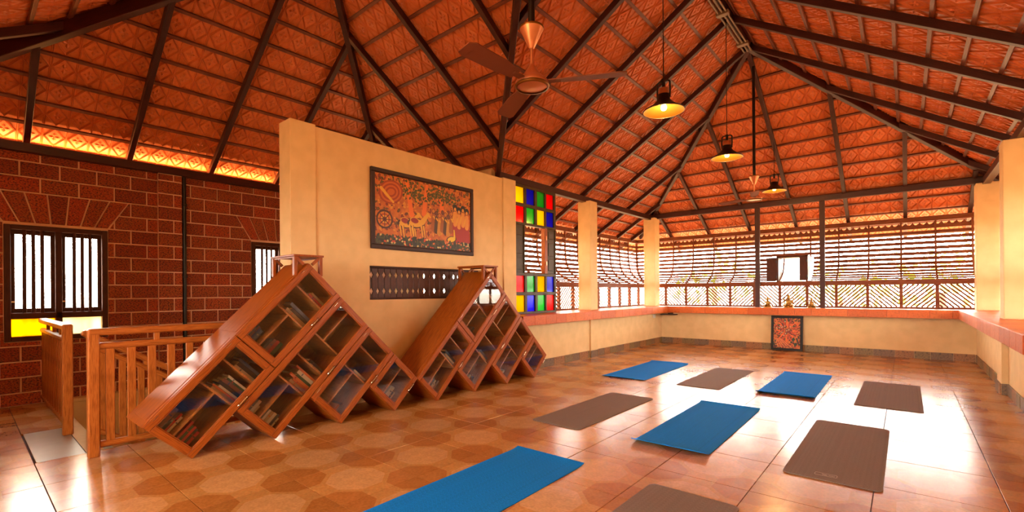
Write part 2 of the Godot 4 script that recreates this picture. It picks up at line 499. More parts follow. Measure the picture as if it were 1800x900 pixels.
# ---------------------------------------------------------------- scene
func _ready() -> void:
	rng.seed = 77
	# camera
	var cam := Camera3D.new()
	cam.name = "camera"
	cam.projection = Camera3D.PROJECTION_FRUSTUM
	cam.near = 0.05
	cam.far = 300.0
	cam.size = 900.0 / FOCAL * cam.near
	cam.frustum_offset = Vector2(0.0, (CENTRE.y - 450.0) / FOCAL * cam.near)
	add_child(cam)
	cam.position = EYE
	cam.rotation = Vector3(0.0, YAW, ROLL)
	cam.current = true
	cam_inverse = cam.transform.affine_inverse()
	# sky and exposure
	var sky_mat := ProceduralSkyMaterial.new()
	sky_mat.sky_top_color = Color(1.0, 0.965, 0.91)
	sky_mat.sky_horizon_color = Color(1.0, 0.97, 0.92)
	sky_mat.ground_horizon_color = Color(0.95, 0.91, 0.82)
	sky_mat.ground_bottom_color = Color(0.62, 0.58, 0.48)
	sky_mat.sky_energy_multiplier = 6.2
	sky_mat.ground_energy_multiplier = 6.2
	sky_mat.sun_angle_max = 0.0
	var sky := Sky.new()
	sky.sky_material = sky_mat
	var env := Environment.new()
	env.background_mode = Environment.BG_SKY
	env.sky = sky
	env.ambient_light_source = Environment.AMBIENT_SOURCE_DISABLED
	env.tonemap_mode = Environment.TONE_MAPPER_LINEAR
	env.tonemap_exposure = 0.59
	env.sdfgi_enabled = true
	env.ssao_enabled = true
	env.ssil_enabled = true
	var world := WorldEnvironment.new()
	world.name = "world_environment"
	world.environment = env
	add_child(world)

	# high sun beyond the far end; the eaves keep it off the floor
	var sun := DirectionalLight3D.new()
	sun.name = "sun"
	sun.light_color = Color(1.0, 0.94, 0.82)
	sun.light_energy = 9.0
	sun.light_angular_distance = 1.0
	sun.shadow_enabled = true
	add_child(sun)
	sun.look_at_from_position(Vector3.ZERO, Vector3(0.25, -2.1, 1.0), Vector3.UP)

	make_materials()
	build_floor()
	build_walls()
	build_brick_wall()
	build_partition()
	build_pillars_and_beams()
	build_roof()
	build_shutters()
	build_coloured_window()
	build_stairs()
	build_railings()
	build_bookcases()
	build_pictures()
	build_mats()
	build_lamps_and_fans()
	build_small_things()
	build_outside()

# ---------------------------------------------------------------- floor
func floor_tile(cell: Rect2, cut: Rect2, material: Material, parent: Node3D) -> void:
	var r := cell.grow(-0.0022).intersection(cut)
	if r.size.x < 0.012 or r.size.y < 0.012:
		return
	var a := Acc.new()
	var b := 0.0012
	var up := Vector3.UP
	var uv := func(p: Vector2) -> Vector2: return (p - cell.position) / cell.size
	var inner := r.grow(-b)
	var o := [r.position, Vector2(r.end.x, r.position.y), r.end, Vector2(r.position.x, r.end.y)]
	var i := [inner.position, Vector2(inner.end.x, inner.position.y), inner.end, Vector2(inner.position.x, inner.end.y)]
	var c := r.get_center()
	var v3 := func(p: Vector2, y: float) -> Vector3: return Vector3(p.x - c.x, y, p.y - c.y)
	a.quad(v3.call(i[0], 0.0), v3.call(i[1], 0.0), v3.call(i[2], 0.0), v3.call(i[3], 0.0), up, uv.call(i[0]), uv.call(i[1]), uv.call(i[2]), uv.call(i[3]))
	for k in 4:
		var m := (k + 1) % 4
		var side := Vector3((o[k].x + o[m].x) / 2.0 - c.x, 0, (o[k].y + o[m].y) / 2.0 - c.y).normalized()
		a.quad(v3.call(i[k], 0.0), v3.call(i[m], 0.0), v3.call(o[m], -b), v3.call(o[k], -b), side + up, uv.call(i[k]), uv.call(i[m]), uv.call(o[m]), uv.call(o[k]))
		a.quad(v3.call(o[k], -b), v3.call(o[m], -b), v3.call(o[m], -0.012), v3.call(o[k], -0.012), side, uv.call(o[k]), uv.call(o[m]), uv.call(o[m]), uv.call(o[k]))
	put("floor_tile", a.mesh(), material, parent, at(Vector3(c.x, 0, c.y)))

func build_floor() -> void:
	var f := structure("floor", "warm tan tiled floor with an octagon print", "floor")
	span("slab", Vector3(-4.98, -0.16, -11.7), Vector3(1.5, -0.0121, 4.2), M.grout, f)
	span("slab", Vector3(-7.95, -0.16, -0.66), Vector3(-4.98, -0.0121, 1.0), M.grout, f)
	var xs: Array[float] = []
	for i in range(-1, 15):
		xs.append(0.44 - 0.5985 * i)
	var zs: Array[float] = [1.94, 1.36, 0.78, 0.20, -0.36, -0.905, -1.45, -2.01, -2.595, -3.18, -3.78, -4.41, -5.02]
	while zs[-1] > -11.3:
		zs.append(zs[-1] - 0.605)
	var cuts := [Rect2(-4.98, -11.2, 5.90, 12.5), Rect2(-7.7, -0.65, 1.60, 1.35), Rect2(-6.10, -0.37, 1.12, 1.07)]
	for j in zs.size() - 1:
		for i in xs.size() - 1:
			var cell := Rect2(xs[i + 1], zs[j + 1], xs[i] - xs[i + 1], zs[j] - zs[j + 1])
			for cut in cuts:
				floor_tile(cell, cut, M.tiles[(i * 7 + j * 5 + (i * j) % 3) % 4], f)
	floor_tile(Rect2(-6.10, -0.65, 1.12, 0.28), Rect2(-7, -1, 3, 2), M.stone, f)

# ---------------------------------------------------------------- walls, skirting and sill
func skirting(parent: Node3D, a: Vector3, b: Vector3, out: Vector3) -> void:
	var l := a.distance_to(b)
	var d := (b - a).normalized()
	var s := 0.0
	var k := 0
	while s < l - 0.01:
		var w: float = minf([0.30, 0.22, 0.27, 0.32][(k * 3 + int(l * 7)) % 4], l - s)
		var p := a + d * (s + w / 2.0) + Vector3(0, 0.066, 0) + out * (0.008 + 0.0015 * (k % 3))
		put("skirting_tile", cbox(Vector3(w - 0.003, 0.13, 0.016) if absf(d.x) > 0.5 else Vector3(0.016, 0.13, w - 0.003), 0.002), M.slate[(k * 5 + 1 + k / 3) % 4], parent, at(p))
		s += w
		k += 1

func sill_run(label: String, lo: Vector3, hi: Vector3, face: Vector3) -> void:
	var s := structure("sill", label, "sill")
	var core_lo := lo
	var core_hi := hi
	span("core", core_lo + Vector3(0.0, 0.012, 0.0), core_hi - Vector3(0.0, 0.0125, 0.0), M.grout, s)
	var along_x := absf(face.z) > 0.5
	var l := (hi.x - lo.x) if along_x else (hi.z - lo.z)
	var n := int(round(l / 0.295))
	var w := l / n
	for k in n:
		var m: Material = M.sill[(k * 5 + k / 2) % 3]
		var t0 := (lo.x if along_x else lo.z) + w * k
		var tc := t0 + w / 2.0
		var yc := (lo.y + hi.y) / 2.0
		if along_x:
			var zf := hi.z if face.z > 0 else lo.z
			put("fascia_tile", cbox(Vector3(w - 0.003, hi.y - lo.y, 0.012), 0.002), m, s, at(Vector3(tc, yc, zf + face.z * 0.006)))
			for q in 2:
				put("top_tile", cbox(Vector3(w - 0.003, 0.012, (hi.z - lo.z) / 2.0 - 0.002), 0.0015), M.sill[(k + q) % 3], s, at(Vector3(tc, hi.y - 0.006, lo.z + (hi.z - lo.z) * (0.25 + 0.5 * q))))
		else:
			var xf := hi.x if face.x > 0 else lo.x
			put("fascia_tile", cbox(Vector3(0.012, hi.y - lo.y, w - 0.003), 0.002), m, s, at(Vector3(xf + face.x * 0.006, yc, tc)))
			for q in 2:
				put("top_tile", cbox(Vector3((hi.x - lo.x) / 2.0 - 0.002, 0.012, w - 0.003), 0.0015), M.sill[(k + q) % 3], s, at(Vector3(lo.x + (hi.x - lo.x) * (0.25 + 0.5 * q), hi.y - 0.006, tc)))
	if not along_x and hi.z > -6.0 and face.x < 0.0:
		put("end_tile", cbox(Vector3(hi.x - lo.x, hi.y - lo.y, 0.012), 0.002), M.sill[1], s, at(Vector3((lo.x + hi.x) / 2.0, (lo.y + hi.y) / 2.0, hi.z + 0.006)))

func build_walls() -> void:
	var wl := structure("wall_left", "low cream plastered wall under the window seat beside the bookcases", "wall")
	span("plaster", Vector3(-4.95, 0.0, -11.5), Vector3(-4.62, 0.74, -5.46), M.plaster, wl)
	span("pilaster", Vector3(-4.62, 0.0, -8.02), Vector3(-4.585, 0.74, -7.76), M.plaster, wl, 0.003)
	var wb := structure("wall_back", "low cream plastered wall under the lattice at the far end", "wall")
	span("plaster", Vector3(-4.95, 0.0, -11.5), Vector3(1.25, 0.74, -11.2), M.plaster, wb)
	var wr := structure("wall_right", "low cream plastered wall below the overhanging tiled seat", "wall")
	span("plaster", Vector3(0.92, 0.0, -11.5), Vector3(1.25, 0.74, 4.0), M.plaster, wr)
	span("pilaster", Vector3(0.86, 0.0, -8.30), Vector3(0.92, 0.74, -7.95), M.plaster, wr, 0.003)
	var bl := structure("baseboard_left", "mottled slate skirting along the wall beside the bookcases", "skirting")
	skirting(bl, Vector3(-4.62, 0, -5.46), Vector3(-4.62, 0, -7.74), Vector3(1, 0, 0))
	skirting(bl, Vector3(-4.585, 0, -7.74), Vector3(-4.585, 0, -8.04), Vector3(1, 0, 0))
	skirting(bl, Vector3(-4.62, 0, -8.04), Vector3(-4.62, 0, -11.2), Vector3(1, 0, 0))
	var bb := structure("baseboard_back", "mottled slate skirting along the far wall", "skirting")
	skirting(bb, Vector3(-4.60, 0, -11.2), Vector3(0.90, 0, -11.2), Vector3(0, 0, 1))
	var br := structure("baseboard_right", "mottled slate skirting below the overhanging tiled seat", "skirting")
	skirting(br, Vector3(0.92, 0, -11.18), Vector3(0.92, 0, -8.32), Vector3(-1, 0, 0))
	skirting(br, Vector3(0.86, 0, -8.32), Vector3(0.86, 0, -7.93), Vector3(-1, 0, 0))
	skirting(br, Vector3(0.92, 0, -7.93), Vector3(0.92, 0, 0.5), Vector3(-1, 0, 0))
	put("skirting_tile", cbox(Vector3(0.06, 0.13, 0.016), 0.002), M.slate[1], br, at(Vector3(0.89, 0.066, -7.942)))
	sill_run("terracotta tiled window seat under the coloured glass panel", Vector3(-5.28, 0.74, -11.02), Vector3(-4.40, 0.89, -5.46), Vector3(1, 0, 0))
	sill_run("terracotta tiled window seat carrying the brass figurines", Vector3(-5.28, 0.74, -11.72), Vector3(1.50, 0.89, -11.02), Vector3(0, 0, 1))
	sill_run("deep terracotta tiled window seat with a free end", Vector3(0.70, 0.74, -11.02), Vector3(1.50, 0.89, -5.30), Vector3(-1, 0, 0))
	# rest of the room, behind the camera
	var wn := structure("wall_near", "cream wall beyond the free end of the deep tiled seat", "wall")
	span("plaster", Vector3(1.25, 0.0, -5.30), Vector3(1.5, 3.4, 4.0), M.plaster, wn)
	var wf := structure("wall_front", "cream end wall behind the viewpoint", "wall")
	span("plaster", Vector3(-5.2, 0.0, 4.0), Vector3(1.6, 1.0, 4.25), M.plaster, wf)
	span("plaster", Vector3(-5.2, 2.4, 4.0), Vector3(1.6, 5.4, 4.25), M.plaster, wf)
	span("plaster", Vector3(-5.2, 1.0, 4.0), Vector3(-3.4, 2.4, 4.25), M.plaster, wf)
	span("plaster", Vector3(-0.2, 1.0, 4.0), Vector3(1.6, 2.4, 4.25), M.plaster, wf)
	var ws := structure("wall_side", "cream wall returning beside the stair wing", "wall")
	span("plaster", Vector3(-5.0, 0.0, 0.75), Vector3(-4.75, 3.4, 4.0), M.plaster, ws)
	span("plaster", Vector3(-7.95, 0.0, 0.72), Vector3(-5.0, 3.6, 0.95), M.plaster, ws)

# ---------------------------------------------------------------- brick wall
func brick_part(outline: PackedVector2Array, material: Material, parent: Node3D, proud := 0.0) -> void:
	# outline in (z, y); the face looks to +x
	var c := Vector2.ZERO
	for p in outline:
		c += p
	c /= outline.size()
	var inner := PackedVector2Array()
	var o := PackedVector2Array()
	for p in outline:
		o.append(p - c)
		inner.append((p - c) - (p - c).normalized() * 0.006)
	var a := Acc.new()
	var x1 := 0.016 + proud
	var idx := Geometry2D.triangulate_polygon(inner)
	for k in range(0, idx.size(), 3):
		var q: Array[Vector3] = []
		for m in 3:
			q.append(Vector3(x1, inner[idx[k + m]].y, inner[idx[k + m]].x))
		a.flat(q[0], q[1], q[2], Vector3.RIGHT)
	for k in o.size():
		var m := (k + 1) % o.size()
		var side := Vector3(0, (o[k].y + o[m].y) / 2.0, (o[k].x + o[m].x) / 2.0)
		a.quad(Vector3(x1, inner[k].y, inner[k].x), Vector3(x1, inner[m].y, inner[m].x), Vector3(x1 - 0.006, o[m].y, o[m].x), Vector3(x1 - 0.006, o[k].y, o[k].x), side + Vector3(0.05, 0, 0))
		a.quad(Vector3(x1 - 0.006, o[k].y, o[k].x), Vector3(x1 - 0.006, o[m].y, o[m].x), Vector3(0.0, o[m].y, o[m].x), Vector3(0.0, o[k].y, o[k].x), side)
	put("brick", a.mesh(), material, parent, at(Vector3(-7.716, c.y, c.x)))

func build_brick_wall() -> void:
	var w := structure("wall_brick", "red laterite block wall with pale mortar joints beside the stairs", "wall")
	var holes := [[-1.22, -0.33, 0.73, 2.06], [-3.80, -2.92, 0.73, 2.06]]      # z0, z1, y0, y1
	# core of mortar, cut round the two windows
	var zz := [1.0, -0.33, -1.22, -2.92, -3.80, -5.6]
	for k in 5:
		if k == 1 or k == 3:
			span("core", Vector3(-7.98, -0.02, zz[k + 1]), Vector3(-7.716, 0.73, zz[k]), M.mortar, w)
			span("core", Vector3(-7.98, 2.06, zz[k + 1]), Vector3(-7.716, 2.972, zz[k]), M.mortar, w)
		else:
			span("core", Vector3(-7.98, -0.02, zz[k + 1]), Vector3(-7.716, 2.972, zz[k]), M.mortar, w)
	# flat arches over the windows: five leaning blocks each side of the middle
	var arch_lo := 2.085
	var arch_hi := 2.439
	for h in holes:
		var mid: float = (h[0] + h[1]) / 2.0
		var half: float = (h[1] - h[0]) / 2.0 + 0.01
		for k in 7:
			var a0 := lerpf(-1.0, 1.0, k / 7.0)
			var a1 := lerpf(-1.0, 1.0, (k + 1) / 7.0)
			var g := 0.0085
			brick_part(PackedVector2Array([Vector2(mid + a0 * half + g, arch_lo + g), Vector2(mid + a1 * half - g, arch_lo + g), Vector2(mid + a1 * (half + 0.20) - g, arch_hi - g), Vector2(mid + a0 * (half + 0.20) + g, arch_hi - g)]), M.laterite[(k * 3) % 4], w)
	for r in 17:
		var y0 := 2.792 - 0.1765 * (r - 1) - 0.1765 + 0.1765 * 0.0
		var y1 := y0 + 0.1765
		y1 = minf(y1, 2.97)
		var z := -4.62 - (0.165 if r % 2 else 0.0)
		var k := 0
		while z < 0.45:
			var ya := maxf(y0, 0.0)
			if y1 - ya < 0.03: break
			var pieces: Array = [PackedVector2Array([Vector2(z, ya), Vector2(z + 0.333, ya), Vector2(z + 0.333, y1), Vector2(z, y1)])]
			for h in holes:
				var mid: float = (h[0] + h[1]) / 2.0
				var half: float = (h[1] - h[0]) / 2.0
				for hole in [PackedVector2Array([Vector2(h[0], h[2]), Vector2(h[1], h[2]), Vector2(h[1], h[3] + 0.025), Vector2(h[0], h[3] + 0.025)]), PackedVector2Array([Vector2(mid - half - 0.01, arch_lo), Vector2(mid + half + 0.01, arch_lo), Vector2(mid + half + 0.21, arch_hi), Vector2(mid - half - 0.21, arch_hi)])]:
					var out := []
					for p in pieces:
						out.append_array(Geometry2D.clip_polygons(p, hole))
					pieces = out
			for p in pieces:
				for q in Geometry2D.offset_polygon(p, -0.0085):
					if q.size() >= 3:
						brick_part(q, M.laterite[(k * 3 + r * 5 + (k * r) % 2) % 4], w)
			z += 0.333
			k += 1
	var pil := structure("pillar", "shallow brick pilaster on the laterite wall between the two windows", "pillar")
	span("core", Vector3(-7.70, 0.0, -2.00), Vector3(-7.645, 2.885, -1.735), M.mortar, pil)
	for r in 17:
		var y0 := maxf(2.792 - 0.1765 * r, 0.0)
		var y1 := minf(2.792 - 0.1765 * r + 0.1765, 2.885)
		var cuts := [-2.005, -1.73] if r % 2 else [-2.005, -1.905, -1.73]
		for k in cuts.size() - 1:
			var lo := Vector3(-7.69, y0 + 0.008, cuts[k] + 0.006)
			var hi := Vector3(-7.638, y1 - 0.008, cuts[k + 1] - 0.006)
			span("brick", lo, hi, M.laterite[(r * 3 + k) % 4], pil, 0.004)
	var dark_rod := thing("dark_upright", "black round bar running down the laterite wall beside the pilaster", "dark_rod", at(Vector3(-7.672, 0.0, -2.035)))  # thin black bar standing along the edge of the pilaster
	var pt := Acc.new()
	pt.tube([Vector3(0, 0.03, 0), Vector3(0, 2.88, 0)], 0.024, 12)
	put("dark_rod", pt.mesh(), M.black, dark_rod)
	for y in [0.5, 1.5, 2.5]:
		put("clip", cbox(Vector3(0.055, 0.03, 0.06), 0.004), M.black, dark_rod, at(Vector3(-0.002, y, 0)))
	brick_window("window_1", "barred wooden window with an amber pane in the laterite wall", -1.22, -0.33)
	brick_window("window_2", "barred wooden window partly hidden behind the mural wall", -3.80, -2.92)
	# plate on top of the wall
	var b := structure("beam", "brown roof plate along the top of the laterite wall", "beam")
	span("plate", Vector3(-7.72, 2.885, -5.55), Vector3(-7.61, 2.985, 0.9), M.rafter, b, 0.004)
	# far wall of the stair wing with its own opening
	var wf := structure("wall_stair", "cream wall closing the stair wing behind the mural wall", "wall")
	span("plaster", Vector3(-7.95, -2.6, -5.62), Vector3(-4.75, 1.02, -5.42), M.plaster, wf)
	span("plaster", Vector3(-7.95, 1.95, -5.62), Vector3(-4.98, 3.24, -5.42), M.plaster, wf)
	span("plaster", Vector3(-7.95, 1.02, -5.62), Vector3(-6.90, 1.95, -5.42), M.plaster, wf)
	span("plaster", Vector3(-5.55, 1.02, -5.62), Vector3(-4.98, 1.95, -5.42), M.plaster, wf)
	var wn := structure("window_3", "barred opening seen through the pierced wooden screen", "window")
	for k in 6:
		span("mullion", Vector3(-6.93 + 0.27 * k, 1.02, -5.56), Vector3(-6.87 + 0.27 * k, 1.95, -5.50), M.darkwood, wn)
	span("rail", Vector3(-6.93, 1.02, -5.58), Vector3(-5.52, 1.08, -5.48), M.darkwood, wn)
	span("rail", Vector3(-6.93, 1.89, -5.58), Vector3(-5.52, 1.95, -5.48), M.darkwood, wn)

func brick_window(called: String, label: String, z0: float, z1: float) -> void:
	var w := structure(called, label, "window")
	var y0 := 0.73
	var y1 := 2.06
	var xa := -7.86
	var xb := -7.70
	var mid := (z0 + z1) / 2.0
	span("frame", Vector3(xa, y0, z1 - 0.055), Vector3(xb, y1, z1), M.darkwood, w, 0.004)
	span("frame", Vector3(xa, y0, z0), Vector3(xb, y1, z0 + 0.055), M.darkwood, w, 0.004)
	span("frame", Vector3(xa, y1 - 0.055, z0 + 0.055), Vector3(xb, y1, z1 - 0.055), M.darkwood, w, 0.004)
	span("frame", Vector3(xa, y0, z0 + 0.055), Vector3(xb, y0 + 0.055, z1 - 0.055), M.darkwood, w, 0.004)
	span("mullion", Vector3(xa, y0 + 0.055, mid - 0.03), Vector3(xb, y1 - 0.055, mid + 0.03), M.darkwood, w, 0.004)
	span("transom", Vector3(xa, 0.985, z0 + 0.055), Vector3(xb, 1.055, z1 - 0.055), M.darkwood, w, 0.004)
	for s in 2:
		var a := z0 + 0.055 if s == 0 else mid + 0.03
		var b := mid - 0.03 if s == 0 else z1 - 0.055
		# sash
		var sash := span("sash", Vector3(-7.80, 1.055, a), Vector3(-7.765, 1.105, b), M.darkwood, w, 0.003)
		span("sash", Vector3(-7.80, y1 - 0.105, a), Vector3(-7.765, y1 - 0.055, b), M.darkwood, w, 0.003)
		span("sash", Vector3(-7.80, 1.105, a), Vector3(-7.765, y1 - 0.105, a + 0.035), M.darkwood, w, 0.003)
		span("sash", Vector3(-7.80, 1.105, b - 0.035), Vector3(-7.765, y1 - 0.105, b), M.darkwood, w, 0.003)
		put("latch", cbox(Vector3(0.02, 0.02, 0.035), 0.003), M.chrome, w, at(Vector3(-7.755, 1.18, b - 0.018)))
		for k in 3:
			var zb := lerpf(a + 0.035, b - 0.035, (k + 1) / 4.0)
			var t := Acc.new()
			t.tube([Vector3(0, -0.5, 0), Vector3(0, 0.5, 0)], 0.018, 10)
			put("bar", t.mesh(), M.darkwood, w, Transform3D(Basis().scaled(Vector3(1, 1.06, 1)), Vector3(-7.735, 1.52, zb)))
			put("bar", t.mesh(), M.darkwood, w, Transform3D(Basis().scaled(Vector3(1, 0.20, 1)), Vector3(-7.835, 0.885, zb)))
		span("pane", Vector3(-7.79, y0 + 0.055, a), Vector3(-7.784, 0.985, b), M.amberglass if s == 1 else M.frostglass, w)

# ---------------------------------------------------------------- partition with the mural
func build_partition() -> void:
	var p := structure("partition", "tall cream wall with the framed mural behind the bookcases", "wall")
	var xa := -5.0
	var xb := -4.77
	span("plaster", Vector3(xa, -2.6, -3.09), Vector3(xb, 3.02, -2.44), M.plaster, p)
	span("plaster", Vector3(xa, -2.6, -5.46), Vector3(xb, 1.175, -3.09), M.plaster, p)
	span("plaster", Vector3(xa, 1.575, -5.46), Vector3(xb, 3.02, -3.09), M.plaster, p)
	span("plaster", Vector3(xa, 1.175, -5.46), Vector3(xb, 1.575, -4.96), M.plaster, p)
	span("pilaster", Vector3(xa, -2.6, -2.44), Vector3(-4.752, 3.035, -2.17), M.plaster, p, 0.004)
	span("pilaster", Vector3(-5.03, 0.0, -5.74), Vector3(-4.745, 3.03, -5.44), M.plaster, p, 0.004)
	# pierced wooden screen in the opening
	var s := structure("window_4", "pierced wooden plank screen set in the mural wall", "screen")
	span("rail", Vector3(-4.95, 1.175, -4.96), Vector3(-4.83, 1.20, -3.09), M.darkwood, s, 0.003)
	span("rail", Vector3(-4.95, 1.55, -4.96), Vector3(-4.83, 1.575, -3.09), M.darkwood, s, 0.003)
	var pts := PackedVector2Array()
	var hw := 0.0385
	var bite := 0.022
	for side in [1.0, -1.0]:
		var ys := [-0.175, -0.138, -0.098, -0.058, 0.058, 0.098, 0.138, 0.175]
		var ws := [hw, hw, hw - bite, hw, hw, hw - bite, hw, hw]
		for k in 8:
			var q := k if side > 0 else 7 - k
			pts.append(Vector2(ws[q] * side, ys[q]))
	var plank := Acc.new()
	plank.prism(pts, -0.011, 0.011)
	var pm := plank.mesh()
	for k in 21:
		put("plank", pm, M.jali, s, Transform3D(Basis(Vector3.UP, PI / 2.0), Vector3(-4.88 + 0.003 * (k % 2), 1.375, -3.135 - 0.0885 * k)))

# ---------------------------------------------------------------- pillars and beams
func pillar(label: String, lo: Vector3, hi: Vector3) -> void:
	var o := span("pillar", lo, hi, M.plaster, self, 0.006)
	tag(o, label, "pillar", "", "structure")

func build_pillars_and_beams() -> void:
	pillar("cream pillar on the window seat between coloured glass and far corner", Vector3(-5.02, 0.89, -8.30), Vector3(-4.74, 3.05, -8.02))
	pillar("cream corner pillar beside the lattice where both window seats meet", Vector3(-5.03, 0.89, -11.40), Vector3(-4.74, 3.08, -11.11))
	pillar("cream corner pillar at the end of the far lattice above the deep seat", Vector3(0.92, 0.89, -11.45), Vector3(1.20, 3.05, -11.16))
	pillar("large cream pillar standing on the deep tiled seat", Vector3(0.89, 0.89, -8.30), Vector3(1.18, 3.02, -8.02))
	var bl := structure("beam", "dark roof beam over the pillars beside the coloured glass panel", "beam")
	span("plate", Vector3(-4.93, 3.03, -11.35), Vector3(-4.83, 3.14, -5.45), M.rafter, bl, 0.004)
	var bb := structure("beam", "dark tie beam crossing in front of the far shutters", "beam")
	span("plate", Vector3(-4.93, 3.06, -11.34), Vector3(1.10, 3.17, -11.25), M.rafter, bb, 0.004)
	for x in [-2.48, -1.29]:
		var post := span("post", Vector3(x - 0.045, 0.89, -11.35), Vector3(x + 0.045, 3.06, -11.26), M.steelpost, bb, 0.005)
		post.name = "post"
	var br := structure("beam", "dark roof beam over the pillars of the deep tiled seat", "beam")
	span("plate", Vector3(1.00, 3.02, -11.35), Vector3(1.10, 3.13, 4.0), M.rafter, br, 0.004)
# ---------------------------------------------------------------- roof
const TILE_W := 0.206
const ROW := 0.33
var ceiling_tile_acc: Acc

func make_ceiling_tile() -> Acc:
	# x along the eave, y up the slope, z towards the room; a pressed diamond with a four-petalled flower
	var a := Acc.new()
	var w := TILE_W
	var l := ROW
	var c := Vector2(w, l) / 2.0
	var f := Vector3.BACK
	a.quad(Vector3(0, 0, 0), Vector3(w, 0, 0), Vector3(w, l, 0), Vector3(0, l, 0), f)
	var ridge := func(p: Vector2, q: Vector2, half: float, high: float) -> void:
		var d := (q - p).normalized()
		var o := Vector2(-d.y, d.x) * half
		a.quad(Vector3(p.x + o.x, p.y + o.y, 0), Vector3(q.x + o.x, q.y + o.y, 0), Vector3(q.x, q.y, high), Vector3(p.x, p.y, high), Vector3(o.x, o.y, half))
		a.quad(Vector3(p.x - o.x, p.y - o.y, 0), Vector3(q.x - o.x, q.y - o.y, 0), Vector3(q.x, q.y, high), Vector3(p.x, p.y, high), Vector3(-o.x, -o.y, half))
	for e in [[0.45, 0.44, 0.013], [0.39, 0.375, 0.006]]:
		var k := [c + Vector2(w * e[0], 0), c + Vector2(0, l * e[1]), c - Vector2(w * e[0], 0), c - Vector2(0, l * e[1])]
		for i in 4:
			ridge.call(k[i], k[(i + 1) % 4], e[2] * 0.62, e[2])
	for d in [Vector2(1, 0), Vector2(0, 1), Vector2(-1, 0), Vector2(0, -1)]:
		var tip: Vector2 = c + Vector2(d.x * w * 0.25, d.y * l * 0.20)
		var mid: Vector2 = c.lerp(tip, 0.55)
		var side := Vector2(-d.y, d.x) * 0.018
		var top := Vector3(mid.x, mid.y, 0.014)
		for q in [[c, mid + side], [mid + side, tip], [tip, mid - side], [mid - side, c]]:
			var o: Vector2 = (q[0] + q[1]) / 2.0 - mid
			a.flat(Vector3(q[0].x, q[0].y, 0), Vector3(q[1].x, q[1].y, 0), top, Vector3(o.x, o.y, 0.02))
	# raised flanges where neighbours meet, and a lip along the head
	ridge.call(Vector2(0.008, 0), Vector2(0.008, l), 0.007, 0.010)
	ridge.call(Vector2(w - 0.006, 0), Vector2(w - 0.006, l), 0.006, 0.006)
	return a

# keep the side of the line where a * p <= b; every plane is Vector3(ax, ay, b)
func cut_polygon(poly: Array, planes: Array) -> Array:
	var cur := poly
	for h in planes:
		var out := []
		for k in cur.size():
			var p: Vector3 = cur[k]
			var q: Vector3 = cur[(k + 1) % cur.size()]
			var dp: float = h.x * p.x + h.y * p.y - h.z
			var dq: float = h.x * q.x + h.y * q.y - h.z
			if dp <= 0.0:
				out.append(p)
			if (dp < 0.0 and dq > 0.0) or (dp > 0.0 and dq < 0.0):
				out.append(p.lerp(q, dp / (dp - dq)))
		cur = out
		if cur.size() < 3:
			return []
	return cur

func cut_line(p: Vector2, q: Vector2, planes: Array) -> Array:
	var t0 := 0.0
	var t1 := 1.0
	for h in planes:
		var dp: float = h.x * p.x + h.y * p.y - h.z
		var dq: float = h.x * q.x + h.y * q.y - h.z
		if dp > 0.0 and dq > 0.0:
			return []
		if dp > 0.0: t0 = maxf(t0, dp / (dp - dq))
		elif dq > 0.0: t1 = minf(t1, dp / (dp - dq))
	if t1 - t0 < 1e-3:
		return []
	return [p.lerp(q, t0), p.lerp(q, t1)]

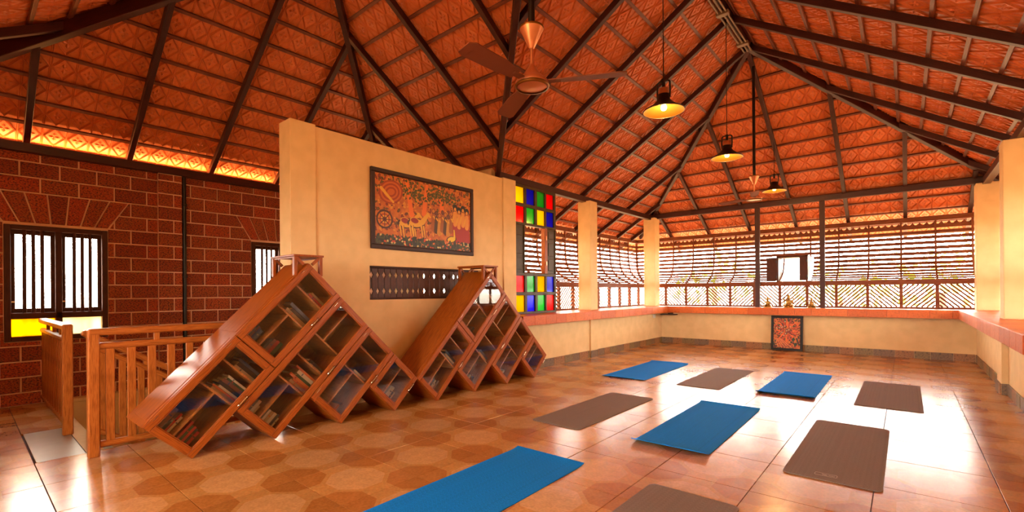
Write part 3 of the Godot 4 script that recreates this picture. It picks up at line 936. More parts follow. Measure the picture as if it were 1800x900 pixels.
# eave: a point on the line of the rafters' undersides; rise: horizontal direction up the slope; bounds: lines in world (x, z) with a point kept inside
func roof_slope(called: String, label: String, eave: Vector3, rise: Vector3, pitch: float, bounds: Array, rafters: Array, xr: Vector2, yr: Vector2, row := ROW) -> void:
	var n := sqrt(1.0 + pitch * pitch)
	var ey := (rise + Vector3(0, pitch, 0)).normalized()
	var ez := (rise * pitch + Vector3.DOWN).normalized()      # towards the room
	var ex := ey.cross(ez)
	var xf := Transform3D(Basis(ex, ey, ez), eave)
	var root := structure(called, label, "ceiling", xf)
	# bounds in the plane z = -deep
	var planes := func(deep: float, inset := 0.0) -> Array:
		var out := []
		for b in bounds:
			var loc: Array[Vector2] = []
			for p in [b[0], b[1], b[2]]:
				var d := Vector3(p.x, 0, p.y) - Vector3(eave.x, 0, eave.z)
				loc.append(Vector2(d.dot(ex), d.dot(rise) * n + deep * pitch))
			var t := (loc[1] - loc[0]).normalized()
			var o := Vector2(t.y, -t.x)
			if o.dot(loc[2] - loc[0]) > 0.0:
				o = -o
			out.append(Vector3(o.x, o.y, o.dot(loc[0]) - inset))
		return out
	# unseen slab added above the tiles to block daylight
	var box := [Vector3(xr.x, yr.x, 0), Vector3(xr.y, yr.x, 0), Vector3(xr.y, yr.y, 0), Vector3(xr.x, yr.y, 0)]
	var poly := cut_polygon(box, planes.call(0.145, -0.02))
	var o2 := PackedVector2Array()
	for p in poly:
		o2.append(Vector2(p.x, p.y))
	var light_blocker := Acc.new()
	light_blocker.prism(o2, -0.21, -0.142)
	put("light_blocker", light_blocker.mesh(), M.light_blocker, root)
	# rafters
	for x in rafters:
		var l := cut_line(Vector2(x, yr.x), Vector2(x, yr.y), planes.call(0.04))
		if l.size() and l[0].distance_to(l[1]) > 0.12:
			bar("rafter", Vector3(l[0].x, l[0].y, -0.04), Vector3(l[1].x, l[1].y, -0.04), 0.08, 0.062, M.rafter, root, Vector3.BACK, 0.004)
	# battens
	var rows := int((yr.y - yr.x) / row) + 1
	for r in rows:
		var y := yr.x + r * row
		var l := cut_line(Vector2(xr.x, y), Vector2(xr.y, y), planes.call(0.094))
		if l.size() and l[0].distance_to(l[1]) > 0.05:
			bar("batten", Vector3(l[0].x, l[0].y, -0.094), Vector3(l[1].x, l[1].y, -0.094), 0.028, 0.038, M.batten, root, Vector3.BACK, 0.002)
	# pressed clay tiles
	if ceiling_tile_acc == null:
		ceiling_tile_acc = make_ceiling_tile()
		cache["ceiling_tile"] = ceiling_tile_acc.mesh()
	var hp: Array = planes.call(0.122)
	var list := []
	var cols := int((xr.y - xr.x) / TILE_W)
	for r in rows:
		for c in cols:
			var p := Vector2(xr.x + c * TILE_W, yr.x + r * row)
			var inside := 0
			var out_all := false
			for h in hp:
				var worst := -INF
				var best := INF
				for q in [p, p + Vector2(TILE_W, 0), p + Vector2(TILE_W, row), p + Vector2(0, row)]:
					var d: float = h.x * q.x + h.y * q.y - h.z
					worst = maxf(worst, d)
					best = minf(best, d)
				if best >= 0.0: out_all = true
				if worst <= 0.0: inside += 1
			if out_all: continue
			var s := on_screen(xf * Vector3(p.x + TILE_W / 2, p.y + row / 2, -0.12))
			var big := 0.0
			if s.z > 0.0 and s.x > -40 and s.x < 1840 and s.y > -40 and s.y < 620:
				big = 1.0 / (s.z * s.z)
			list.append([big, p, inside == hp.size(), (r * 7 + c * 3 + (r * c) % 5) % 4])
	list.sort_custom(func(a, b): return a[0] > b[0])
	var rest := Acc.new()
	var stretch := Basis().scaled(Vector3(1, row / ROW, 1))
	for k in list.size():
		var e: Array = list[k]
		var p: Vector2 = e[1]
		var lift := -0.122
		if e[2] and k < 300 and e[0] > 0.0:
			put("ceiling_tile", cache["ceiling_tile"], M.clay[e[3]], root, Transform3D(stretch, Vector3(p.x, p.y, lift)))
			continue
		var a := Acc.new()
		if e[2]:
			rest.add(ceiling_tile_acc, Transform3D(stretch, Vector3(p.x, p.y, lift)))
			continue
		for t in range(0, ceiling_tile_acc.v.size(), 3):
			var q := []
			for m in 3:
				q.append(stretch * ceiling_tile_acc.v[t + m] + Vector3(p.x, p.y, 0))
			var cut := cut_polygon(q, hp)
			for m in range(1, cut.size() - 1):
				a.flat(cut[0] + Vector3(0, 0, lift), cut[m] + Vector3(0, 0, lift), cut[m + 1] + Vector3(0, 0, lift), ceiling_tile_acc.n[t])
		if a.v.size() == 0: continue
		if k < 300 and e[0] > 0.0:
			put("ceiling_tile", a.mesh(), M.clay[e[3]], root)
		else:
			rest.add(a)
	if rest.v.size():
		var s := put("ceiling_tiles_beyond", rest.mesh(), M.clay[1], root)
		s.set_meta("kind", "stuff")

const WING_Z := -5.40      # eave line of the stair wing's far slope
const APEX_X := -4.83
const RIDGE_Z := -2.60
const RIDGE_X := -1.85
const HIP_Z := -7.95

func build_roof() -> void:
	var ridge_y := 5.0
	# lines in (x, z)
	var far_hip := [Vector2(-7.75, WING_Z), Vector2(APEX_X, RIDGE_Z)]
	var near_hip := [Vector2(-7.75, 0.70), Vector2(APEX_X, RIDGE_Z)]
	var valley := [Vector2(-4.80, WING_Z), Vector2(RIDGE_X, RIDGE_Z)]
	var near_valley := [Vector2(-4.80, 0.35), Vector2(RIDGE_X, RIDGE_Z)]
	var left_hip := [Vector2(-4.85, -11.30), Vector2(RIDGE_X, HIP_Z)]
	var right_hip := [Vector2(1.10, -11.30), Vector2(RIDGE_X, HIP_Z)]
	var ridge := [Vector2(RIDGE_X, 0), Vector2(RIDGE_X, -1)]
	var wing_ridge := [Vector2(0, RIDGE_Z), Vector2(1, RIDGE_Z)]
	# local x of each slope is measured from its eave point
	roof_slope("ceiling", "clay tiled ceiling slope rising from the laterite wall", Vector3(-7.75, 3.03, 0.0), Vector3(1, 0, 0), 0.678,
		[far_hip + [Vector2(-6.5, -2.4)], near_hip + [Vector2(-6.5, -2.4)]], [-0.42, 0.52, 1.46, 2.40, 3.33, 4.28], Vector2(-1.0, 5.7), Vector2(-0.46, 3.8))
	roof_slope("ceiling", "clay tiled ceiling slope between the mural wall and the hip", Vector3(-4.80, 3.10, WING_Z), Vector3(0, 0, 1), 0.678,
		[far_hip + [Vector2(-4.5, -4.8)], valley + [Vector2(-4.6, -4.5)], wing_ridge + [Vector2(-4.5, -4.8)]], [-2.72, -1.74, -0.70, 0.28, 1.30, 2.3], Vector2(-3.3, 3.2), Vector2(-0.25, 3.6))
	roof_slope("ceiling", "clay tiled ceiling slope over the entrance side of the stairs", Vector3(-4.80, 3.10, 0.70), Vector3(0, 0, -1), 0.59,
		[near_hip + [Vector2(-4.5, -0.5)], near_valley + [Vector2(-4.6, -0.5)], wing_ridge + [Vector2(-4.5, 0)]], [-3.3, -2.3, -1.3, -0.3, 0.7, 1.7, 2.7], Vector2(-3.2, 3.4), Vector2(-0.25, 4.0))
	roof_slope("ceiling", "long clay tiled ceiling slope above the coloured glass panel", Vector3(-4.80, 3.15, 0.0), Vector3(1, 0, 0), 0.627,
		[left_hip + [Vector2(-3, -7)], valley + [Vector2(-3, -6)], ridge + [Vector2(-3, -6)]], [2.95, 3.95, 4.95, 5.95, 6.95, 7.95, 8.95, 9.95, 10.95, 11.75], Vector2(1.5, 12.7), Vector2(-1.52, 3.6))
	roof_slope("ceiling", "long clay tiled ceiling slope above the deep tiled seat", Vector3(1.10, 3.15, 0.0), Vector3(-1, 0, 0), 0.627,
		[right_hip + [Vector2(0, -7)], ridge + [Vector2(0, -6)]], [-11.75, -10.95, -9.95, -8.95, -7.95, -6.95, -5.95, -4.95, -3.95, -2.95, -1.95, -0.95, 0.05, 1.05, 2.05, 3.05], Vector2(-12.7, 4.3), Vector2(-1.52, 3.6))
	roof_slope("ceiling", "clay tiled hip end of the ceiling above the far shutters", Vector3(0.0, 3.15, -11.25), Vector3(0, 0, 1), 0.56,
		[left_hip + [Vector2(-1.85, -10)], right_hip + [Vector2(-1.85, -10)]], [-4.72, -3.76, -2.82, -1.87, -0.92, 0.0, 0.92], Vector2(-6.2, 2.5), Vector2(-1.715, 3.9), 0.405)
	roof_slope("ceiling", "clay tiled ceiling slope behind the viewpoint", Vector3(-4.80, 3.15, 0.0), Vector3(1, 0, 0), 0.627,
		[near_valley + [Vector2(-3, 3)], ridge + [Vector2(-3, 3)]], [], Vector2(-4.3, 2.7), Vector2(-0.4, 3.6))
	# hip, valley and ridge timbers
	var frame := structure("beam", "dark hip and valley rafters meeting at the ridge", "beam")
	var timber := func(called: String, a: Vector3, b: Vector3, high: float, wide: float) -> void:
		bar(called, a, b, high, wide, M.rafter, frame, Vector3.UP, 0.005)
	var up := Vector3(0, 0.055, 0)
	timber.call("hip_rafter", Vector3(-7.80, 3.02, WING_Z - 0.05) + up, Vector3(APEX_X, 5.03, RIDGE_Z) + up, 0.15, 0.07)
	timber.call("hip_rafter", Vector3(-7.80, 3.02, 0.74) + up, Vector3(APEX_X, 5.03, RIDGE_Z) + up, 0.15, 0.08)
	timber.call("valley_rafter", Vector3(-4.85, 3.09, WING_Z - 0.04) + up, Vector3(RIDGE_X, 5.0, RIDGE_Z) + up, 0.15, 0.07)
	timber.call("hip_rafter", Vector3(-5.60, 2.69, -12.15) + up, Vector3(RIDGE_X, 5.0, HIP_Z) + up, 0.13, 0.07)
	timber.call("hip_rafter", Vector3(1.85, 2.69, -12.15) + up, Vector3(RIDGE_X, 5.0, HIP_Z) + up, 0.13, 0.07)
	timber.call("ridge_beam", Vector3(RIDGE_X, 5.06, HIP_Z - 0.05), Vector3(RIDGE_X, 5.06, 4.0), 0.15, 0.06)
	timber.call("ridge_beam", Vector3(APEX_X - 0.05, 5.09, RIDGE_Z), Vector3(RIDGE_X, 5.06, RIDGE_Z), 0.15, 0.06)
	# conduits clipped under the ridge
	for x in [-0.05, 0.0, 0.05]:
		var t := Acc.new()
		t.tube([Vector3(RIDGE_X + x, 4.955, HIP_Z + 0.05), Vector3(RIDGE_X + x, 4.955, 1.0)], 0.012, 8)
		put("conduit", t.mesh(), M.conduit, frame)
	for z in [-6.6, -5.6, -7.6]:
		put("junction_box", cbox(Vector3(0.16, 0.05, 0.08), 0.006), M.conduit, frame, at(Vector3(RIDGE_X, 4.95, z)))
	# warm light strip lying on the wall plate of the laterite wall
	var strip := thing("cove_light", "warm glowing light strip lying on the laterite wall's roof plate", "light strip", at(Vector3(-7.87, 2.978, -2.3)))
	put("light_strip", cbox(Vector3(0.02, 0.012, 6.1)), M.cove, strip, at(Vector3(0, 0.006, 0)))
	put("channel", cbox(Vector3(0.03, 0.006, 6.1)), M.conduit, strip, at(Vector3(0, -0.002, 0)))
	var l := AreaLight3D.new()
	l.name = "strip_light"
	l.area_size = Vector2(0.02, 6.0)
	l.light_color = Color(1.0, 0.70, 0.38)
	l.light_energy = COVE
	l.shadow_enabled = true
	strip.add_child(l)
	l.transform = Transform3D(Basis(Vector3.RIGHT, PI / 2.0), Vector3(0, 0.016, 0))
const COVE := 11.0

# ---------------------------------------------------------------- shutters round the seats
# built in a frame whose x runs along the wall and z points into the room; the lattice stands in z = 0 and the slats belly out behind it
func shutter_wall(called: String, label: String, xf: Transform3D, length: float, bays: int, ends: Vector2, gap := Vector2.ZERO) -> void:
	var w := structure(called, label, "shutters", xf)
	var bay := length / bays
	var prof := [Vector2(0.0, 1.45), Vector2(-0.10, 1.49), Vector2(-0.24, 1.56), Vector2(-0.37, 1.65), Vector2(-0.46, 1.77), Vector2(-0.51, 1.92), Vector2(-0.53, 2.10), Vector2(-0.54, 2.35), Vector2(-0.54, 2.60)]
	var curve := Curve2D.new()
	for p in prof:
		curve.add_point(p)
	# frame of the lattice
	span("rail", Vector3(0, 1.345, -0.03), Vector3(length, 1.45, 0.03), M.slatwood, w, 0.004)
	span("rail", Vector3(0, 0.89, -0.025), Vector3(length, 0.925, 0.025), M.slatwood, w, 0.004)
	span("rail", Vector3(-ends.x * 0.55, 2.575, -0.575), Vector3(length + ends.y * 0.55, 2.67, -0.50), M.slatwood, w, 0.004)
	for k in bays + 1:
		span("post", Vector3(bay * k - 0.028, 0.925, -0.028), Vector3(bay * k + 0.028, 1.345, 0.028), M.slatwood, w, 0.003)
		var rib := Acc.new()
		for q in prof.size() - 1:
			var a := Vector3(bay * k, prof[q].y, prof[q].x + 0.016)
			var b := Vector3(bay * k, prof[q + 1].y, prof[q + 1].x + 0.016)
			rib.box(Vector3(a.distance_to(b) + 0.012, 0.03, 0.034), 0.0, along(a, b, Vector3.RIGHT))
		put("rib", rib.mesh(), M.slatwood, w)
	for e in [[ends.x, 0.0, -1.0], [ends.y, length, 1.0]]:
		if e[0] > 0.0:
			var rib := Acc.new()
			for q in prof.size() - 1:
				var a := Vector3(e[1] - e[2] * prof[q].x, prof[q].y, prof[q].x + 0.016)
				var b := Vector3(e[1] - e[2] * prof[q + 1].x, prof[q + 1].y, prof[q + 1].x + 0.016)
				rib.box(Vector3(a.distance_to(b) + 0.012, 0.03, 0.034), 0.0, along(a, b, Vector3.RIGHT))
			put("corner_rib", rib.mesh(), M.slatwood, w)
	# diagonal strips, alternating from bay to bay
	for k in bays:
		var x0 := bay * k + 0.028
		var x1 := bay * (k + 1) - 0.028
		var y0 := 0.925
		var y1 := 1.345
		var hp := [Vector3(-1, 0, -x0), Vector3(1, 0, x1), Vector3(0, -1, -y0), Vector3(0, 1, y1)]
		var s := 0.0
		while s < (x1 - x0) + (y1 - y0):
			var a := Vector2(x0 - 0.1 + s - 0.42, y0 - 0.1) if k % 2 == 0 else Vector2(x1 + 0.1 - s + 0.42, y0 - 0.1)
			var b := a + (Vector2(1.2, 1.2) if k % 2 == 0 else Vector2(-1.2, 1.2))
			var l := cut_line(a, b, hp)
			if l.size() and l[0].distance_to(l[1]) > 0.04:
				bar("lattice_strip", Vector3(l[0].x, l[0].y, 0), Vector3(l[1].x, l[1].y, 0), 0.031, 0.007, M.slatwood, w)
			s += 0.0755
	# horizontal slats following the belly
	var s := 0.055
	var total := curve.get_baked_length()
	while s < total - 0.06:
		var p := curve.sample_baked(s)
		var q := curve.sample_baked(s + 0.02)
		var t := (q - p).normalized()
		var up := Vector3(0, t.y, t.x)
		var lo := p.x * ends.x
		var hi := length - p.x * ends.y
		var runs := [Vector2(lo, hi)]
		if gap.y > 0.0 and p.y > 1.44 and p.y < 2.0:
			runs = [Vector2(lo, gap.x), Vector2(gap.y, hi)]
		for r in runs:
			bar("slat", Vector3(r.x, p.y, p.x), Vector3(r.y, p.y, p.x), 0.063, 0.012, M.slatwood, w, up)
		s += 0.102
	# sawtooth valance at the eave
	var teeth := PackedVector2Array()
	var x := 0.0
	teeth.append(Vector2(0, 2.56))
	while x < length - 0.05:
		teeth.append(Vector2(x + 0.02, 2.56))
		teeth.append(Vector2(x + 0.05, 2.515))
		teeth.append(Vector2(x + 0.08, 2.515))
		x += 0.105
	teeth.append(Vector2(length, 2.515))
	teeth.append(Vector2(length, 2.47))
	teeth.append(Vector2(0, 2.47))
	var v := Acc.new()
	v.prism(teeth, -0.555, -0.545)
	put("valance", v.mesh(), M.slatwood, w)

func build_shutters() -> void:
	# back: x runs with the world's x
	shutter_wall("window_5", "belly-curved slatted shutters and diagonal lattice across the far end", at(Vector3(-5.16, 0, -11.58)), 6.62, 13, Vector2(1, 1), Vector2(2.98, 3.62))
	shutter_wall("window_6", "belly-curved slatted shutters and lattice behind the coloured glass panel", Transform3D(Basis(Vector3(0, 0, -1), Vector3.UP, Vector3(1, 0, 0)), Vector3(-5.16, 0, -5.5)), 6.08, 12, Vector2(0, 1))
	shutter_wall("window_7", "belly-curved slatted shutters and lattice behind the deep tiled seat", Transform3D(Basis(Vector3(0, 0, 1), Vector3.UP, Vector3(-1, 0, 0)), Vector3(1.46, 0, -11.58)), 6.28, 12, Vector2(1, 0))
	# small casement in the far shutters
	var c := structure("window_8", "small open casement set into the far slatted shutters", "window")
	var z := -11.62
	span("frame", Vector3(-2.17, 1.44, z - 0.35), Vector3(-2.13, 2.0, z + 0.04), M.darkwood, c, 0.003)
	span("frame", Vector3(-1.62, 1.44, z - 0.35), Vector3(-1.58, 2.0, z + 0.04), M.darkwood, c, 0.003)
	span("frame", Vector3(-2.17, 1.96, z - 0.35), Vector3(-1.58, 2.0, z + 0.04), M.darkwood, c, 0.003)
	span("leaf", Vector3(-2.36, 1.46, z + 0.045), Vector3(-2.15, 1.97, z + 0.07), M.darkwood, c, 0.004)
	span("leaf", Vector3(-1.73, 1.46, z + 0.045), Vector3(-1.58, 1.97, z + 0.07), M.darkwood, c, 0.004)
	for x in [-2.165, -1.595]:
		for y in [1.55, 1.88]:
			put("hinge", cbox(Vector3(0.02, 0.05, 0.012), 0.002), M.black, c, at(Vector3(x, y, z + 0.078)))

# ---------------------------------------------------------------- coloured glass panel
func build_coloured_window() -> void:
	var w := structure("window_9", "tall olive wooden panel with red green yellow and blue panes", "window", Transform3D(Basis(Vector3(0, 0, -1), Vector3.UP, Vector3(1, 0, 0)), Vector3(-4.83, 0.89, -5.74)))
	var wd := 1.19
	var hi := 2.13
	var names := ["yellow", "blue", "green", "red"]
	# grids of four by two panes, at the top and at the bottom
	var lo_y := [0.06, 0.36]
	var xs := [0.06, 0.345, 0.635, 0.905]
	var pw := 0.225
	var grid := {"top": [["yellow", "blue", "green", "red"], ["red", "green", "yellow", "blue"]], "bottom": [["red", "green", "yellow", "blue"], ["yellow", "blue", "green", "red"]]}
	var frame := func(x0: float, y0: float, x1: float, y1: float) -> void:
		span("frame", Vector3(x0, y0, -0.03), Vector3(x1, y1, 0.03), M.olivewood, w, 0.004)
	for g in [["bottom", 0.0, 0.68], ["top", 1.47, 2.13]]:
		var y0: float = g[1]
		var y1: float = g[2]
		var ph := (y1 - y0 - 0.14) / 2.0
		frame.call(0.0, y0, wd, y0 + 0.04)
		frame.call(0.0, y1 - 0.045, wd, y1)
		frame.call(0.0, y0 + 0.04 + ph, wd, y1 - 0.045 - ph)
		for r in 2:
			var py: float = (y1 - 0.045 - ph) if r == 0 else (y0 + 0.04)
			var x_prev := 0.0
			for k in 4:
				frame.call(x_prev, py, xs[k], py + ph)
				x_prev = xs[k] + pw
				var col: String = grid[g[0]][r][k]
				span("pane", Vector3(xs[k] - 0.005, py - 0.005, -0.004), Vector3(xs[k] + pw + 0.005, py + ph + 0.005, 0.004), M.stained[col], w)
			frame.call(x_prev, py, wd, py + ph)
	# middle: panelled leaves either side of an opening
	for s in [[0.0, 0.30], [0.90, 1.19]]:
		span("frame", Vector3(s[0], 0.68, -0.03), Vector3(s[0] + 0.03, 1.47, 0.03), M.olivewood, w, 0.003)
		span("frame", Vector3(s[1] - 0.03, 0.68, -0.03), Vector3(s[1], 1.47, 0.03), M.olivewood, w, 0.003)
		var leaf := span("leaf", Vector3(s[0] + 0.03, 0.68, -0.014), Vector3(s[1] - 0.03, 1.47, 0.014), M.olivewood, w, 0.003)
		for q in [[0.72, 0.94], [0.98, 1.24], [1.28, 1.44]]:
			var panel := put("panel", cbox(Vector3(s[1] - s[0] - 0.13, q[1] - q[0] - 0.03, 0.016), 0.006), M.olivewood, leaf)
			panel.position = Vector3((s[0] + s[1]) / 2.0, (q[0] + q[1]) / 2.0, 0.014) - leaf.position
	span("jamb", Vector3(0.82, 0.68, -0.03), Vector3(0.90, 1.47, 0.05), M.shelfwood, w, 0.004)
	for y in [0.86, 1.30]:
		put("hinge", cbox(Vector3(0.03, 0.07, 0.012), 0.002), M.copper, w, at(Vector3(0.86, y, 0.056)))
# ---------------------------------------------------------------- stairs
func build_stairs() -> void:
	var s := structure("floor_stair", "stair flight going down beside the laterite wall", "stairs")
	for k in 10:
		var y := -0.17 * (k + 1)
		span("step", Vector3(-5.78, y - 0.20, -0.66 - 0.27 * (k + 1)), Vector3(-5.0, y, -0.66 - 0.27 * k), M.stone, s, 0.004)
	span("landing", Vector3(-7.7, -2.6, -5.5), Vector3(-5.0, -1.87, -3.30), M.stone, s)
	var w := structure("wall_stairwell", "cream walls lining the stairwell below floor level", "wall")
	span("plaster", Vector3(-7.98, -2.6, -5.5), Vector3(-7.60, -0.02, 0.9), M.plaster, w)
	span("ledge", Vector3(-7.72, -0.02, -5.5), Vector3(-7.56, 0.025, -0.66), M.plaster, w, 0.006)
	span("plaster", Vector3(-7.6, -2.6, -0.86), Vector3(-4.98, -0.165, -0.67), M.plaster, w)
	span("plaster", Vector3(-5.0, -2.6, -2.2), Vector3(-4.75, -0.165, -0.67), M.plaster, w)
	span("plaster", Vector3(-7.6, -2.75, -5.5), Vector3(-4.75, -2.6, -0.67), M.plaster, w)

# ---------------------------------------------------------------- railings
func round_rail(called: String, a: Vector3, b: Vector3, high: float, wide: float, parent: Node3D) -> void:
	bar(called, a, b, high, wide, M.teak, parent, Vector3.UP, 0.012)

func railing(label: String, a: Vector3, b: Vector3, n: int, drop: float, end_posts: Array) -> void:
	# a, b: floor points under the handrail; drop lowers the far end
	var r := thing("railing", label, "railing", at(a), "wooden railings round the stairwell")
	var d := b - a
	var low := Vector3(0, -drop, 0)
	var dn := d.normalized()
	for e in end_posts:
		var p: Vector3 = d * e
		put("post", cbox(Vector3(0.072, 0.985, 0.072), 0.008), M.teak, r, at(p + Vector3(0, 0.4925, 0) + low * e))
	round_rail("handrail", Vector3(0, 0.965, 0) - dn * 0.035, d + low + Vector3(0, 0.965, 0), 0.055, 0.075, r)
	round_rail("rail", Vector3(0, 0.855, 0), d + low + Vector3(0, 0.855, 0), 0.05, 0.05, r)
	round_rail("rail", Vector3(0, 0.09, 0), d + low + Vector3(0, 0.09, 0), 0.05, 0.045, r)
	var turned := Basis(Vector3.UP, atan2(-d.z, d.x))
	for k in n:
		var t := (k + 0.75) / n
		put("baluster", cbox(Vector3(0.055, 0.74, 0.026), 0.004), M.teak, r, Transform3D(turned, d * t + low * t + Vector3(0, 0.473, 0)))
	for k in int(n / 4.0):
		var t := (k * 4 + 3.0) / n
		put("spacer", cbox(Vector3(0.04, 0.09, 0.03), 0.003), M.teak, r, Transform3D(turned, d * t + low * t + Vector3(0, 0.91, 0)))

func build_railings() -> void:
	railing("wooden stair railing running from its front post behind the bookcase", Vector3(-4.80, 0, -0.67), Vector3(-4.80, 0, -2.14), 11, 0.0, [0.0])
	railing("short wooden railing between the laterite wall and the stair entry post", Vector3(-5.76, 0, -0.63), Vector3(-7.62, 0, -0.63), 15, 0.0, [0.0])
	railing("sloping wooden railing descending with the stair flight", Vector3(-5.74, -0.05, -0.76), Vector3(-5.74, -0.02, -3.2), 17, 1.57, [1.0])

# ---------------------------------------------------------------- bookcases
const W := 0.4328      # side of one square of the stepped bookcase
const DEPTH := 0.47

func door(parent: Node3D, x0: float, x1: float, y0: float, y1: float) -> void:
	var g := 0.003
	var st := 0.052
	var a := Acc.new()
	var lo := Vector2(x0 + g, y0 + g)
	var hi := Vector2(x1 - g, y1 - g)
	var c := (lo + hi) / 2.0
	var sz := hi - lo
	for s in [-1.0, 1.0]:
		a.box(Vector3(sz.x, st, 0.022), 0.004, at(Vector3(0, s * (sz.y - st) / 2.0, 0)))
		a.box(Vector3(st, sz.y - 2 * st, 0.022), 0.004, at(Vector3(s * (sz.x - st) / 2.0, 0, 0)))
		# bead round the glass
		a.box(Vector3(sz.x - 2 * st, 0.008, 0.016), 0.003, at(Vector3(0, s * (sz.y / 2.0 - st - 0.004), 0.0)))
		a.box(Vector3(0.008, sz.y - 2 * st, 0.016), 0.003, at(Vector3(s * (sz.x / 2.0 - st - 0.004), 0, 0.0)))
	var d := put("door", a.mesh(), M.shelfwood, parent, at(Vector3(c.x, c.y, 0.011)))
	put("glass_pane", cbox(Vector3(sz.x - 2 * st, sz.y - 2 * st, 0.004)), M.glass, d)
	# handle low on the lower stile, hinges on the upper one
	var hx := 0.08 - sz.x * 0.0
	var h := Acc.new()
	h.tube([Vector3(-0.045, 0, 0.0), Vector3(-0.045, 0, 0.022), Vector3(-0.035, 0, 0.028), Vector3(0.035, 0, 0.028), Vector3(0.045, 0, 0.022), Vector3(0.045, 0, 0.0)], 0.0075, 8)
	put("handle", h.mesh(), M.chrome, d, at(Vector3(hx, -sz.y / 2.0 + st / 2.0, 0.011)))
	for s in [-1.0, 1.0]:
		put("hinge", cbox(Vector3(0.05, 0.005, 0.004), 0.001), M.chrome, d, at(Vector3(s * (sz.x / 2.0 - 0.09), sz.y / 2.0 - 0.016, 0.0125)))

func bookcase(label: String, origin: Vector3) -> Transform3D:
	var xf := Transform3D(Basis(Vector3(0, 0.70710678, -0.70710678), Vector3(0, 0.70710678, 0.70710678), Vector3(1, 0, 0)), origin)
	var b := thing("bookcase", label, "bookcase", xf, "stepped glass-door bookcases")
	var t := 0.02
	var z0 := -DEPTH
	var z1 := 0.0
	var board := func(called: String, x0: float, y0: float, x1: float, y1: float) -> void:
		span(called, Vector3(x0, y0, z0), Vector3(x1, y1, z1), M.shelfwood, b, 0.002)
	# long slope, far slope, then the stepped underside
	board.call("side_panel", 0.0, W - t, 4 * W, W)
	board.call("side_panel", 4 * W - t, -3 * W, 4 * W, W - t)
	for i in 4:
		board.call("end_panel", i * W, -i * W, i * W + t, -i * W + W - t)
		board.call("side_panel", i * W + t, -i * W, 4 * W - t, -i * W + t)
		if i < 3:
			pass
	board.call("divider", 2 * W - t / 2, t, 2 * W + t / 2, W - t)
	# slightly sunk field on the long upper side
	span("field_panel", Vector3(0.05, W, z0 + 0.045), Vector3(2 * W - 0.03, W + 0.003, z1 - 0.045), M.shelfwood, b, 0.002)
	span("field_panel", Vector3(2 * W + 0.03, W, z0 + 0.045), Vector3(4 * W - 0.16, W + 0.003, z1 - 0.045), M.shelfwood, b, 0.002)
	for i in 4:
		span("back_panel", Vector3(i * W + t, -i * W + t, z0 + 0.001), Vector3(4 * W - t, -i * W + W - t, z0 + 0.013), M.shelfinner, b)
	# shelves inside
	var shelf := func(x0: float, y0: float, x1: float, y1: float) -> void:
		span("shelf", Vector3(x0, y0, z0 + 0.013), Vector3(x1, y1, z1 - 0.03), M.shelfinner, b, 0.001)
	var s := 0.016
	shelf.call(1.03 * W, t, 1.03 * W + s, W - t)
	shelf.call(1.55 * W, t, 1.55 * W + s, W - t)
	shelf.call(t, 0.48 * W, 1.03 * W, 0.48 * W + s)
	shelf.call(2.95 * W, t, 2.95 * W + s, W - t)
	shelf.call(3.50 * W, t, 3.50 * W + s, W - t)
	shelf.call(2 * W + t, 0.5 * W, 2.95 * W, 0.5 * W + s)
	shelf.call(1.95 * W, -W + t, 1.95 * W + s, -t + t)
	shelf.call(2.50 * W, -W + t, 2.50 * W + s, 0.0)
	shelf.call(3.05 * W, -W + t, 3.05 * W + s, 0.0)
	shelf.call(W + t, -0.5 * W, 1.95 * W, -0.5 * W + s)
	shelf.call(3.05 * W + s, -0.45 * W, 4 * W - t, -0.45 * W + s)
	shelf.call(3.0 * W, -2 * W + t, 3.0 * W + s, -W)
	shelf.call(3.55 * W, -2 * W + t, 3.55 * W + s, -W)
	shelf.call(2 * W + t, -1.5 * W, 3.0 * W, -1.5 * W + s)
	shelf.call(3 * W + t, -2.5 * W, 4 * W - t, -2.5 * W + s)
	# doors
	door(b, 0.0, 2 * W, 0.0, W)
	door(b, 2 * W, 4 * W, 0.0, W)
	door(b, W, 4 * W, -W, 0.0)
	door(b, 2 * W, 4 * W, -2 * W, -W)
	door(b, 3 * W, 4 * W, -3 * W, -2 * W)
	# little flat stand over the peak, upright in the world
	var up := xf.affine_inverse().basis
	var peak := xf.affine_inverse() * (origin + Vector3(0, 5.6568 * W / 2.0 * 1.0, 0)) 
	peak = Vector3(4 * W, W, 0.0)
	var stand_xf := Transform3D(up, peak)
	var st := Acc.new()
	st.box(Vector3(DEPTH + 0.02, 0.018, 0.28), 0.002, at(Vector3(-DEPTH / 2.0 + 0.01, 0.065, 0.0)))
	put("stand_top", st.mesh(), M.shelfwood, b, stand_xf)
	for q in [-0.118, 0.118]:
		for x in [-DEPTH + 0.03, -0.01]:
			var ck := Acc.new()
			ck.box(Vector3(0.036, 0.175, 0.03), 0.002, at(Vector3(x, -0.03, q)))
			put("stand_foot", ck.mesh(), M.shelfwood, b, stand_xf)
			var br := Acc.new()
			br.box(Vector3(0.018, 0.024, 0.11), 0.0, Transform3D(Basis(Vector3.RIGHT, -0.75 if q > 0 else 0.75), Vector3(x, 0.025, q * 0.68)))
			put("stand_brace", br.mesh(), M.shelfwood, b, stand_xf)
		var sd := Acc.new()
		sd.box(Vector3(DEPTH - 0.06, 0.012, 0.014), 0.0, at(Vector3(-DEPTH / 2.0, 0.05, q)))
		put("stand_rail", sd.mesh(), M.shelfwood, b, stand_xf)
	return xf

